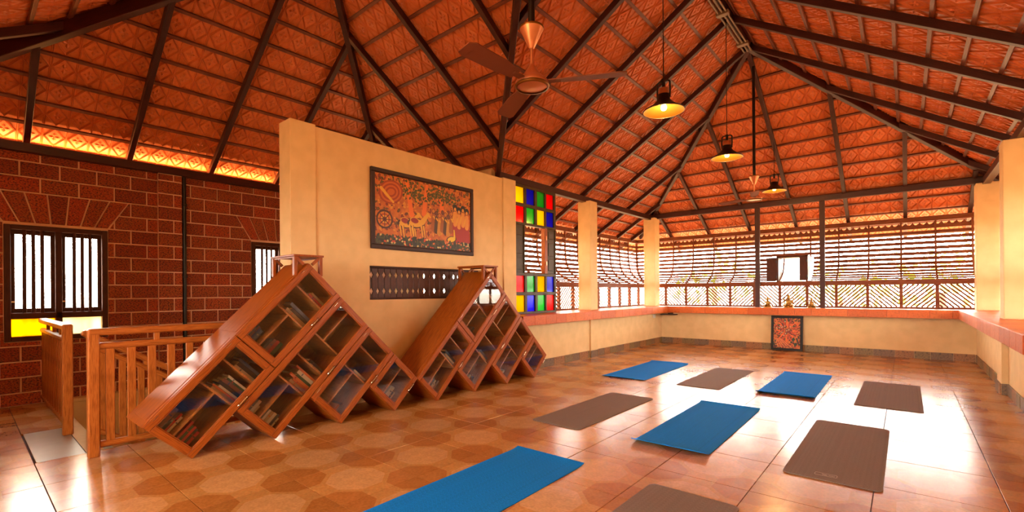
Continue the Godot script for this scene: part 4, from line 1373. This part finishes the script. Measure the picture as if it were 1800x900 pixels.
# a book: thickness along x, height along y, depth along z (spine at +z), resting on y = 0
func book_mesh(tk: float, h: float, d: float) -> Array:
	var cov := Acc.new()
	var cv := 0.0025
	cov.box(Vector3(cv, h, d), 0.0, at(Vector3(-tk / 2.0 + cv / 2.0, h / 2.0, 0)))
	cov.box(Vector3(cv, h, d), 0.0, at(Vector3(tk / 2.0 - cv / 2.0, h / 2.0, 0)))
	cov.box(Vector3(tk, h, cv), 0.0008, at(Vector3(0, h / 2.0, d / 2.0)))
	var pg := Acc.new()
	pg.box(Vector3(tk - 2 * cv, h - 0.008, d - 0.006), 0.0, at(Vector3(0, h / 2.0, -0.003)))
	var band := Acc.new()
	band.box(Vector3(tk * 0.7, h * 0.06, 0.001), 0.0, at(Vector3(0, h * 0.7, d / 2.0 + cv / 2.0 + 0.0004)))
	return [cov.mesh(), pg.mesh(), band.mesh()]

const HUES := ["red", "navy", "tan", "black", "cream", "green", "orange", "brown", "slate grey", "scarlet"]

# books in a row along dir from p (local to the bookcase), standing along rise
func book_row(case_xf: Transform3D, p: Vector3, dir: Vector3, rise: Vector3, room: float, colours: Array, where: String, group: String, hmax: float) -> void:
	var used := 0.0
	var k := 0
	var counts := {}
	var plan := []
	while true:
		var tk := rng.randf_range(0.014, 0.034)
		if used + tk > room:
			break
		plan.append([tk, colours[k % colours.size()], rng.randf_range(0.72, 1.0) * hmax, rng.randf_range(0.13, 0.17)])
		used += tk + 0.0015
		k += 1
	var s := 0.0
	for e in plan:
		var tk: float = e[0]
		var c: int = e[1]
		var h: float = e[2]
		var d: float = e[3]
		var basis := Basis(dir, rise, dir.cross(rise))
		var o := p + dir * (s + tk / 2.0) + Vector3(0, 0, -d / 2.0)
		var bx := Transform3D(Basis(dir, rise, Vector3(0, 0, 1)) if dir.cross(rise).z > 0 else Basis(-dir, rise, Vector3(0, 0, 1)), o)
		var same := []
		for q in plan:
			if q[1] == c: same.append(q[0])
		same.sort()
		same.reverse()
		var rank: String = "" if same.size() < 2 else (["thickest ", "second-thickest ", "third-thickest ", "fourth-thickest ", "fifth-thickest "][mini(same.find(tk), 4)])
		var b := thing("book", "%s%s book %s" % [rank, HUES[c], where], "book", case_xf * bx, group)
		var ms := book_mesh(tk, h, d)
		put("cover", ms[0], M.covers[c], b)
		put("pages", ms[1], M.pages, b)
		if int(h * 1000.0) % 2 == 0:
			put("spine_label", ms[2], M.covers[(c + 4) % 10], b)
		s += tk + 0.0015

func fill_bookcase(xf: Transform3D, which: String, rich: bool) -> void:
	var along_s := Vector3(1, 0, 0)
	var back_t := Vector3(0, 1, 0)
	var z := -0.09
	var g := "books behind the glass doors of the %s bookcase" % which
	var t := 0.02
	# books standing on the stepped lower ends (rising along the slope), rows across
	if rich:
		book_row(xf, Vector3(t, 0.5 * W + t, z), back_t, along_s, 0.165, [4, 9, 3, 7, 4, 2], "above the divider of the lowest cell of the %s bookcase" % which, g, 0.22)
		book_row(xf, Vector3(t, 0.06, z), back_t, along_s, 0.115, [9, 3, 9, 5, 9], "beside the door edge in the lowest cell of the %s bookcase" % which, g, 0.19)
		book_row(xf, Vector3(1.03 * W + 0.016, t + 0.002, z), along_s, back_t, 0.16, [2, 6, 4, 3, 7, 5, 4], "lying in the narrow second cell of the %s bookcase" % which, g, 0.25)
		book_row(xf, Vector3(1.55 * W + 0.016, t + 0.002, z), along_s, back_t, 0.09, [4, 3, 8], "lying in the third cell of the %s bookcase" % which, g, 0.24)
		book_row(xf, Vector3(2 * W + t, 0.52 * W + t, z), back_t, along_s, 0.14, [3, 8, 1, 7], "under the peak door's long shelf in the %s bookcase" % which, g, 0.2)
		book_row(xf, Vector3(2 * W + t, 0.05, z), back_t, along_s, 0.12, [5, 0, 7, 3], "at the door edge of the peak door of the %s bookcase" % which, g, 0.2)
		book_row(xf, Vector3(2.95 * W + 0.016, t + 0.002, z), along_s, back_t, 0.13, [6, 2, 3, 8, 1], "lying below the peak cell of the %s bookcase" % which, g, 0.26)
		book_row(xf, Vector3(3.50 * W + 0.016, t + 0.002, z), along_s, back_t, 0.10, [7, 9, 2], "lying in the peak cell of the %s bookcase" % which, g, 0.22)
		book_row(xf, Vector3(W + t, -0.45 * W + t, z), back_t, along_s, 0.12, [2, 4, 8, 7], "above the divider of the long door of the %s bookcase" % which, g, 0.17)
		book_row(xf, Vector3(W + t, -W + 0.05, z), back_t, along_s, 0.14, [4, 8, 4, 2, 4, 7], "in the lowest cell of the long door of the %s bookcase" % which, g, 0.18)
		book_row(xf, Vector3(1.95 * W + 0.016, -W + t + 0.002, z), along_s, back_t, 0.17, [6, 2, 6, 6, 5, 4], "lying in the second cell of the long door of the %s bookcase" % which, g, 0.24)
		book_row(xf, Vector3(2.50 * W + 0.016, -W + t + 0.002, z), along_s, back_t, 0.06, [4, 3], "lying in the third cell of the long door of the %s bookcase" % which, g, 0.2)
		book_row(xf, Vector3(3.0 * W + 0.016, -2 * W + t + 0.002, z), along_s, back_t, 0.05, [8, 4], "lying in the second cell of the short door of the %s bookcase" % which, g, 0.2)
		book_row(xf, Vector3(2 * W + t, -2 * W + 0.06, z), back_t, along_s, 0.05, [7, 6], "standing alone in the short door of the %s bookcase" % which, g, 0.16)
		book_row(xf, Vector3(3 * W + t, -3 * W + 0.06, z), back_t, along_s, 0.10, [4, 8, 4], "in the smallest square door of the %s bookcase" % which, g, 0.2)
	else:
		book_row(xf, Vector3(t, 0.06, z), back_t, along_s, 0.13, [7, 2, 4, 3, 6], "in the lowest cell of the %s bookcase" % which, g, 0.2)
		book_row(xf, Vector3(1.03 * W + 0.016, t + 0.002, z), along_s, back_t, 0.10, [4, 8, 4, 3], "lying in the narrow second cell of the %s bookcase" % which, g, 0.24)
		book_row(xf, Vector3(2 * W + t, 0.05, z), back_t, along_s, 0.08, [3, 7, 5], "at the door edge of the peak door of the %s bookcase" % which, g, 0.2)
		book_row(xf, Vector3(2.95 * W + 0.016, t + 0.002, z), along_s, back_t, 0.08, [2, 1, 7], "lying below the peak cell of the %s bookcase" % which, g, 0.22)
		book_row(xf, Vector3(W + t, -W + 0.05, z), back_t, along_s, 0.10, [8, 7, 2], "in the lowest cell of the long door of the %s bookcase" % which, g, 0.18)
		book_row(xf, Vector3(1.95 * W + 0.016, -W + t + 0.002, z), along_s, back_t, 0.09, [6, 2, 8], "lying in the second cell of the long door of the %s bookcase" % which, g, 0.2)
		book_row(xf, Vector3(2 * W + t, -2 * W + 0.06, z), back_t, along_s, 0.07, [4, 2], "in the short door of the %s bookcase" % which, g, 0.18)
		book_row(xf, Vector3(2.50 * W + 0.016, -W + t + 0.002, z), along_s, back_t, 0.05, [4, 2], "lying in the third cell of the long door of the %s bookcase" % which, g, 0.2)

func build_bookcases() -> void:
	var a := bookcase("peaked stepped bookcase packed with books beside the stair railing", Vector3(-4.16, 0.0, -1.14))
	fill_bookcase(a, "railing-side", true)
	var b := bookcase("peaked stepped bookcase with few books beside the coloured glass panel", Vector3(-4.16, 0.0, -3.57))
	fill_bookcase(b, "window-side", false)

# ---------------------------------------------------------------- pictures
func picture(called: String, label: String, xf: Transform3D, size: Vector2, rim: float, thick: float, frame: Material, art: Material, fillet: Material) -> void:
	# centred at the origin in the XY plane, looking along +z
	var p := thing(called, label, "painting", xf)
	var f := Acc.new()
	for s in [-1.0, 1.0]:
		f.box(Vector3(size.x, rim, thick), 0.006, at(Vector3(0, s * (size.y - rim) / 2.0, thick / 2.0)))
		f.box(Vector3(rim, size.y - 2 * rim, thick), 0.006, at(Vector3(s * (size.x - rim) / 2.0, 0, thick / 2.0)))
	put("frame", f.mesh(), frame, p)
	var q := Acc.new()
	for s in [-1.0, 1.0]:
		q.box(Vector3(size.x - 2 * rim, 0.008, 0.012), 0.002, at(Vector3(0, s * (size.y / 2.0 - rim - 0.004), thick * 0.6)))
		q.box(Vector3(0.008, size.y - 2 * rim, 0.012), 0.002, at(Vector3(s * (size.x / 2.0 - rim - 0.004), 0, thick * 0.6)))
	put("inner_fillet", q.mesh(), fillet, p)
	var h := (size - Vector2(2 * rim, 2 * rim)) / 2.0
	var c := Acc.new()
	c.quad(Vector3(-h.x, -h.y, 0), Vector3(h.x, -h.y, 0), Vector3(h.x, h.y, 0), Vector3(-h.x, h.y, 0), Vector3.BACK)
	put("canvas", c.mesh(), art, p, at(Vector3(0, 0, thick * 0.55)))
	put("backing", cbox(Vector3(size.x - 0.01, size.y - 0.01, 0.006)), frame, p, at(Vector3(0, 0, 0.003)))

func build_pictures() -> void:
	picture("mural_painting", "wide framed mural of figures, horses and trees on cream wall", Transform3D(Basis(Vector3.UP, PI / 2.0), Vector3(-4.769, 2.255, -3.935)), Vector2(1.68, 0.955), 0.05, 0.035, M.pictureframe, M.mural, M.darkwood)
	var lean := Basis(Vector3.RIGHT, -0.10)
	picture("framed_painting", "small black-framed orange painting leaning under the far window seat", Transform3D(lean, Vector3(-1.895, 0.363, -11.095)), Vector2(0.58, 0.72), 0.042, 0.022, M.blackframe, M.panel, M.blackframe)

# ---------------------------------------------------------------- yoga mats
func yoga_mat(called: String, label: String, group: String, x0: float, x1: float, zf: float, zn: float, turn: float, top: Material, corner: float, curl_near: float, curl_far: float, logo := false) -> void:
	var w := x1 - x0
	var l := zn - zf
	var o := thing(called, label, "yoga mat", Transform3D(Basis(Vector3.UP, turn), Vector3((x0 + x1) / 2.0, 0.0, (zf + zn) / 2.0)), group)
	var rows: Array[float] = []
	for k in 7: rows.append(-l / 2.0 + corner * (1.0 - cos(PI / 2.0 * k / 6.0)) if corner > 0.0 else -l / 2.0 + 0.012 * k)
	for k in 23: rows.append(lerpf(-l / 2.0 + 0.10, l / 2.0 - 0.10, k / 22.0))
	for k in 7: rows.append(l / 2.0 - (corner * (1.0 - cos(PI / 2.0 * (6 - k) / 6.0)) if corner > 0.0 else 0.012 * (6 - k)))
	rows.sort()
	var th := 0.005
	var half := func(z: float) -> float:
		var e := l / 2.0 - absf(z)
		if corner <= 0.0 or e >= corner: return w / 2.0
		var q := corner - e
		return w / 2.0 - corner + sqrt(maxf(0.0, corner * corner - q * q))
	var lift := func(z: float) -> float:
		var e0 := (z + l / 2.0) / 0.11
		var e1 := (l / 2.0 - z) / 0.13
		return 0.0012 + curl_far * pow(maxf(0.0, 1.0 - e0), 2.0) + curl_near * pow(maxf(0.0, 1.0 - e1), 2.0) + 0.0012 * (sin(z * 9.0) + 1.0) * 0.5
	var a := Acc.new()
	var under := Acc.new()
	for k in rows.size() - 1:
		var z0 := rows[k]
		var z1 := rows[k + 1]
		if z1 - z0 < 1e-5: continue
		var h0: float = half.call(z0)
		var h1: float = half.call(z1)
		var y0: float = lift.call(z0)
		var y1: float = lift.call(z1)
		var p := [Vector3(-h0, y0 + th, z0), Vector3(h0, y0 + th, z0), Vector3(h1, y1 + th, z1), Vector3(-h1, y1 + th, z1)]
		a.quad(p[0], p[1], p[2], p[3], Vector3.UP, Vector2(-h0, z0), Vector2(h0, z0), Vector2(h1, z1), Vector2(-h1, z1))
		var q := [Vector3(-h0, y0, z0), Vector3(h0, y0, z0), Vector3(h1, y1, z1), Vector3(-h1, y1, z1)]
		under.quad(q[0], q[1], q[2], q[3], Vector3.DOWN)
		under.quad(p[0], p[3], q[3], q[0], Vector3.LEFT)
		under.quad(p[1], p[2], q[2], q[1], Vector3.RIGHT)
	for e in [rows[0], rows[-1]]:
		var h0: float = half.call(e)
		var y0: float = lift.call(e)
		under.quad(Vector3(-h0, y0, e), Vector3(h0, y0, e), Vector3(h0, y0 + th, e), Vector3(-h0, y0 + th, e), Vector3(0, 0, signf(e)))
	put("top_surface", a.mesh(), top, o)
	put("underside", under.mesh(), M.matunder if top == M.greymat else M.blueunder, o)
	if logo:
		var g := Acc.new()
		var c := Vector3(-0.03, th + 0.0036, l / 2.0 - 0.105)
		var line := func(p: Vector2, q: Vector2, r: float) -> void:
			var xf := along(c + Vector3(p.x, 0, p.y), c + Vector3(q.x, 0, q.y))
			g.box(Vector3(p.distance_to(q) + r, 0.0006, r), 0.0, xf)
		var pts := [Vector2(-0.062, -0.018), Vector2(-0.055, -0.025), Vector2(0.055, -0.025), Vector2(0.062, -0.018), Vector2(0.062, 0.018), Vector2(0.055, 0.025), Vector2(-0.055, 0.025), Vector2(-0.062, 0.018)]
		for k in 8:
			line.call(pts[k], pts[(k + 1) % 8], 0.0022)
		line.call(Vector2(-0.022, -0.012), Vector2(0.008, 0.004), 0.003)
		line.call(Vector2(0.008, 0.004), Vector2(-0.018, 0.012), 0.003)
		for k in 4:
			line.call(Vector2(0.018 + 0.009 * k, -0.002), Vector2(0.018 + 0.009 * k, 0.005), 0.003)
			line.call(Vector2(0.018 + 0.009 * k, 0.005), Vector2(0.022 + 0.009 * k, 0.005), 0.002)
		put("logo_print", g.mesh(), M.logo, o)

func build_mats() -> void:
	M.blueunder = M.bluemat
	var gb := "blue yoga mats on the tiled floor"
	var gg := "grey brown yoga mats on the tiled floor"
	yoga_mat("yoga_mat", "grey brown yoga mat printed with a small outlined logo", gg, -0.66, -0.115, -5.33, -3.65, 0.0, M.greymat, 0.045, 0.0, 0.0, true)
	yoga_mat("yoga_mat", "blue yoga mat with curled ends between logo mat and brown mat", gb, -1.76, -1.16, -5.40, -3.60, 0.012, M.bluemat, 0.0, 0.030, 0.014)
	yoga_mat("yoga_mat", "grey brown yoga mat beside the window-side bookcase", gg, -2.80, -2.25, -5.21, -3.60, -0.01, M.greymat, 0.045, 0.0, 0.0)
	yoga_mat("yoga_mat", "grey brown yoga mat with a crease, next to the deep seat", gg, -0.44, 0.135, -7.95, -6.28, 0.0, M.greymat, 0.02, 0.0, 0.006)
	yoga_mat("yoga_mat", "blue yoga mat lying straight before the small leaning painting", gb, -1.42, -0.815, -8.14, -6.28, 0.008, M.bluemat, 0.0, 0.028, 0.010)
	yoga_mat("yoga_mat", "blue yoga mat nearest the cream wall with the window seat", gb, -3.47, -2.82, -8.0, -6.16, 0.015, M.bluemat, 0.0, 0.010, 0.016)
	yoga_mat("yoga_mat", "grey brown yoga mat between the two blue mats near the far wall", gg, -2.355, -1.805, -7.96, -6.18, 0.0, M.greymat, 0.02, 0.0, 0.0)
	yoga_mat("yoga_mat", "blue yoga mat on the patterned tiles opposite the bookcases", gb, -2.38, -1.77, -2.90, -1.15, 0.012, M.bluemat, 0.0, 0.006, 0.012)
	yoga_mat("yoga_mat", "grey brown yoga mat with rounded corners beside the flat blue mat", gg, -1.28, -0.74, -2.90, -1.20, -0.01, M.greymat, 0.045, 0.0, 0.0)

# ---------------------------------------------------------------- lamps and fans
const LAMP := 2.0
func pendant(label: String, p: Vector3, top: float, energy := LAMP) -> void:
	# p: middle of the shade's rim
	var o := thing("pendant_lamp", label, "lamp", at(p), "bell-shaped pendant lamps")
	var prof := [Vector2(0.20, 0.0), Vector2(0.195, 0.008), Vector2(0.135, 0.045), Vector2(0.085, 0.085), Vector2(0.062, 0.115), Vector2(0.058, 0.165), Vector2(0.0, 0.170)]
	var a := Acc.new()
	a.lathe(prof, 36)
	a.lathe([Vector2(0.203, 0.004), Vector2(0.203, -0.004), Vector2(0.197, -0.006), Vector2(0.196, 0.0)], 36)
	put("shade", a.mesh(), M.black, o)
	var b := Acc.new()
	b.lathe([Vector2(0.197, 0.0), Vector2(0.192, 0.006), Vector2(0.132, 0.042), Vector2(0.082, 0.081), Vector2(0.059, 0.11), Vector2(0.0, 0.125)], 36, Transform3D(), -1.0)
	put("shade_lining", b.mesh(), M.gold, o)
	var nk := Acc.new()
	nk.lathe([Vector2(0.05, 0.168), Vector2(0.05, 0.225), Vector2(0.0, 0.228)], 20)
	put("neck", nk.mesh(), M.copper, o)
	var y := Acc.new()
	for s in [-1.0, 1.0]:
		y.tube([Vector3(s * 0.062, 0.13, 0), Vector3(s * 0.066, 0.20, 0), Vector3(s * 0.064, 0.285, 0), Vector3(s * 0.045, 0.30, 0), Vector3(0, 0.30, 0)], 0.009, 8)
	y.tube([Vector3(0, 0.225, 0), Vector3(0, 0.315, 0)], 0.016, 10)
	put("yoke", y.mesh(), M.black, o)
	var c := Acc.new()
	c.tube([Vector3(0, 0.31, 0), Vector3(0, top - p.y, 0)], 0.005, 6)
	put("cord", c.mesh(), M.black, o)
	var k := Acc.new()
	k.lathe([Vector2(0.0, -0.005), Vector2(0.022, 0.0), Vector2(0.032, 0.018), Vector2(0.030, 0.038), Vector2(0.016, 0.060), Vector2(0.014, 0.09), Vector2(0.0, 0.092)], 20)
	put("bulb", k.mesh(), M.bulb, o, at(Vector3(0, 0.012, 0)))
	var l := OmniLight3D.new()
	l.name = "bulb_light"
	l.light_color = Color(1.0, 0.74, 0.44)
	l.light_energy = energy
	l.light_size = 0.03
	l.omni_range = 25.0
	l.omni_attenuation = 2.0
	l.shadow_enabled = true
	o.add_child(l)
	l.position = Vector3(0, -0.012, 0)

func fan(label: String, p: Vector3, top: float, spin: float) -> void:
	# p: underside of the motor
	var o := thing("ceiling_fan", label, "fan", at(p), "ceiling fans on long rods")
	var m := Acc.new()
	m.lathe([Vector2(0.0, 0.0), Vector2(0.095, 0.004), Vector2(0.107, 0.014), Vector2(0.107, 0.034), Vector2(0.085, 0.055), Vector2(0.055, 0.085), Vector2(0.025, 0.13), Vector2(0.014, 0.15)], 36)
	put("motor", m.mesh(), M.copper, o)
	var r := Acc.new()
	r.lathe([Vector2(0.098, -0.002), Vector2(0.110, -0.001), Vector2(0.113, 0.010), Vector2(0.107, 0.018)], 36)
	put("trim_ring", r.mesh(), M.gold, o)
	var rod := Acc.new()
	rod.tube([Vector3(0, 0.14, 0), Vector3(0, 0.27, 0)], 0.011, 10)
	put("down_rod", rod.mesh(), M.copper, o)
	var cup := Acc.new()
	cup.lathe([Vector2(0.014, 0.25), Vector2(0.024, 0.27), Vector2(0.076, 0.375), Vector2(0.078, 0.385), Vector2(0.070, 0.387), Vector2(0.0, 0.36)], 28)
	put("canopy_cup", cup.mesh(), M.copper, o)
	var ring := Acc.new()
	ring.lathe([Vector2(0.077, 0.376), Vector2(0.081, 0.382), Vector2(0.078, 0.389)], 28)
	put("cup_ring", ring.mesh(), M.gold, o)
	var pole := Acc.new()
	pole.tube([Vector3(0, 0.37, 0), Vector3(0, top - p.y, 0)], 0.022, 12)
	put("pole", pole.mesh(), M.black, o)
	for k in 3:
		var bl := Acc.new()
		var out := PackedVector2Array([Vector2(0.16, -0.045), Vector2(0.30, -0.062), Vector2(0.56, -0.066), Vector2(0.60, -0.045), Vector2(0.60, 0.045), Vector2(0.56, 0.062), Vector2(0.30, 0.055), Vector2(0.16, 0.04)])
		bl.prism(out, -0.003, 0.003, Transform3D(Basis(Vector3.RIGHT, PI / 2.0 + 0.2), Vector3.ZERO))
		bl.box(Vector3(0.12, 0.008, 0.05), 0.002, at(Vector3(0.13, 0.0, 0)))
		put("blade", bl.mesh(), M.blade, o, Transform3D(Basis(Vector3.UP, spin + TAU * k / 3.0), Vector3(0, 0.032, 0)))

func build_lamps_and_fans() -> void:
	M.blade = paint(Color(0.46, 0.22, 0.11), 0.75)
	pendant("black bell pendant lamp with gold lining next along the ridge from the broad-cup fan", Vector3(-1.85, 3.06, -4.58), 4.98)
	pendant("black bell pendant lamp hanging just before the far ceiling fan", Vector3(-1.85, 3.06, -6.75), 4.98)
	pendant("black bell pendant lamp under the hip end beyond the far fan", Vector3(-1.85, 3.09, -9.74), 4.05)
	pendant("added unseen black bell pendant lamp over the stair end of the hall", Vector3(-1.85, 3.06, -0.25), 4.98, 5.0)  # out-of-view lamp added to brighten the bookcases, railing and laterite wall
	fan("copper ceiling fan with broad cup hanging near the valley rafter", Vector3(-1.85, 2.58, -2.41), 4.98, 0.5)
	fan("copper ceiling fan hanging from the end of the ridge", Vector3(-1.85, 2.70, -8.24), 4.85, 0.75)
# ---------------------------------------------------------------- small things
func figurine(label: String, p: Vector3, h: float, turn: float, arms: int) -> void:
	var o := thing("brass_figurine", label, "figurine", Transform3D(Basis(Vector3.UP, turn).scaled(Vector3.ONE * h), p), "brass figurines on the far window seat")
	var base := Acc.new()
	base.lathe([Vector2(0.36, 0.0), Vector2(0.36, 0.06), Vector2(0.30, 0.10), Vector2(0.32, 0.14), Vector2(0.0, 0.15)], 16)
	put("pedestal", base.mesh(), M.brass, o)
	var b := Acc.new()
	b.lathe([Vector2(0.0, 0.13), Vector2(0.26, 0.16), Vector2(0.24, 0.26), Vector2(0.17, 0.34), Vector2(0.18, 0.46), Vector2(0.20, 0.54), Vector2(0.10, 0.60), Vector2(0.07, 0.63), Vector2(0.12, 0.70), Vector2(0.12, 0.78), Vector2(0.09, 0.84), Vector2(0.11, 0.86), Vector2(0.06, 0.93), Vector2(0.0, 1.0)], 16)
	for s in [-1.0, 1.0]:
		b.tube([Vector3(s * 0.10, 0.20, 0.16), Vector3(s * 0.30, 0.19, 0.10), Vector3(s * 0.08, 0.17, 0.26)], 0.07, 8)      # folded legs
		b.tube([Vector3(s * 0.18, 0.52, 0), Vector3(s * 0.30, 0.40, 0.05), Vector3(s * 0.20, 0.32, 0.20)], 0.045, 8)
		if arms > 2:
			b.tube([Vector3(s * 0.18, 0.54, 0), Vector3(s * 0.32, 0.56, -0.02), Vector3(s * 0.30, 0.72, 0.03)], 0.04, 8)
	put("figure", b.mesh(), M.brass, o)
	var halo := Acc.new()
	for k in 12:
		var a0 := PI * k / 12.0
		var a1 := PI * (k + 1) / 12.0
		halo.tube([Vector3(cos(a0) * 0.27, 0.58 + sin(a0) * 0.30, -0.10), Vector3(cos(a1) * 0.27, 0.58 + sin(a1) * 0.30, -0.10)], 0.025, 6)
	put("arch", halo.mesh(), M.brass, o)

func build_small_things() -> void:
	figurine("small brass seated figurine beside the first dark post", Vector3(-2.27, 0.89, -11.22), 0.235, -0.2, 2)
	figurine("tallest brass seated figurine, in the middle of three", Vector3(-1.88, 0.89, -11.22), 0.285, 0.0, 4)
	figurine("small brass seated figurine beside the second dark post", Vector3(-1.47, 0.89, -11.22), 0.225, 0.25, 2)
	# dark bracket shelf in the corner under the seats
	var s := thing("corner_bracket", "small black shelf under the seat in the far corner", "shelf", at(Vector3(-4.32, 0.70, -10.92)))
	put("tray", cbox(Vector3(0.34, 0.02, 0.22), 0.004), M.black, s, at(Vector3(0.0, 0.0, 0.0)))
	put("bracket", cbox(Vector3(0.03, 0.04, 0.26), 0.003), M.black, s, at(Vector3(0.0, 0.02, -0.1)))
	var w := thing("switch_box", "white electrical switch box below the window seat near the corner", "switch", at(Vector3(-4.612, 0.66, -10.75)))
	put("plate", cbox(Vector3(0.02, 0.09, 0.13), 0.004), M.white, w)
	put("rocker", cbox(Vector3(0.008, 0.04, 0.03), 0.002), M.white, w, at(Vector3(0.013, 0, 0.02)))

# ---------------------------------------------------------------- outside
func tree(p: Vector3, h: float, r: float, label: String, leaves: int) -> void:
	var o := thing("tree", label, "tree", at(p), "sunlit trees outside the shutters")
	var t := Acc.new()
	t.tube([Vector3.ZERO, Vector3(0.1, h * 0.35, 0), Vector3(0, h * 0.7, 0.1)], 0.14, 8)
	put("trunk", t.mesh(), M.bark, o)
	var c := Acc.new()
	for k in leaves:
		var d := Vector3(rng.randfn(), rng.randfn() * 0.8, rng.randfn()).normalized() * r * pow(rng.randf(), 0.4)
		var q := Vector3(0, h * 0.72, 0) + d
		var b := Basis.from_euler(Vector3(rng.randf() * TAU, rng.randf() * TAU, 0)).scaled(Vector3.ONE * rng.randf_range(0.14, 0.30))
		c.flat(q + b * Vector3(-0.5, 0, 0), q + b * Vector3(0, 0.06, 0.9), q + b * Vector3(0.5, 0, 0), Vector3.UP)
		c.flat(q + b * Vector3(-0.5, 0, 0), q + b * Vector3(0, 0.06, -0.9), q + b * Vector3(0.5, 0, 0), Vector3.UP)
	put("foliage", c.mesh(), M.leaf, o)

func build_outside() -> void:
	var g := structure("ground", "pale sunlit ground below the raised hall", "ground")
	put("earth", cbox(Vector3(160, 0.2, 160)), M.earth, g, at(Vector3(0, -3.6, 0)))
	tree(Vector3(1.0, -3.5, -24.0), 6.6, 2.4, "leafy tree beyond the far shutters, behind the last lattice bays", 240)
	tree(Vector3(-2.4, -3.5, -27.0), 6.0, 2.0, "leafy tree glimpsed through the small open casement", 200)
	tree(Vector3(-7.5, -3.5, -25.0), 7.0, 2.2, "leafy tree beyond the far shutters near the corner pillar", 200)
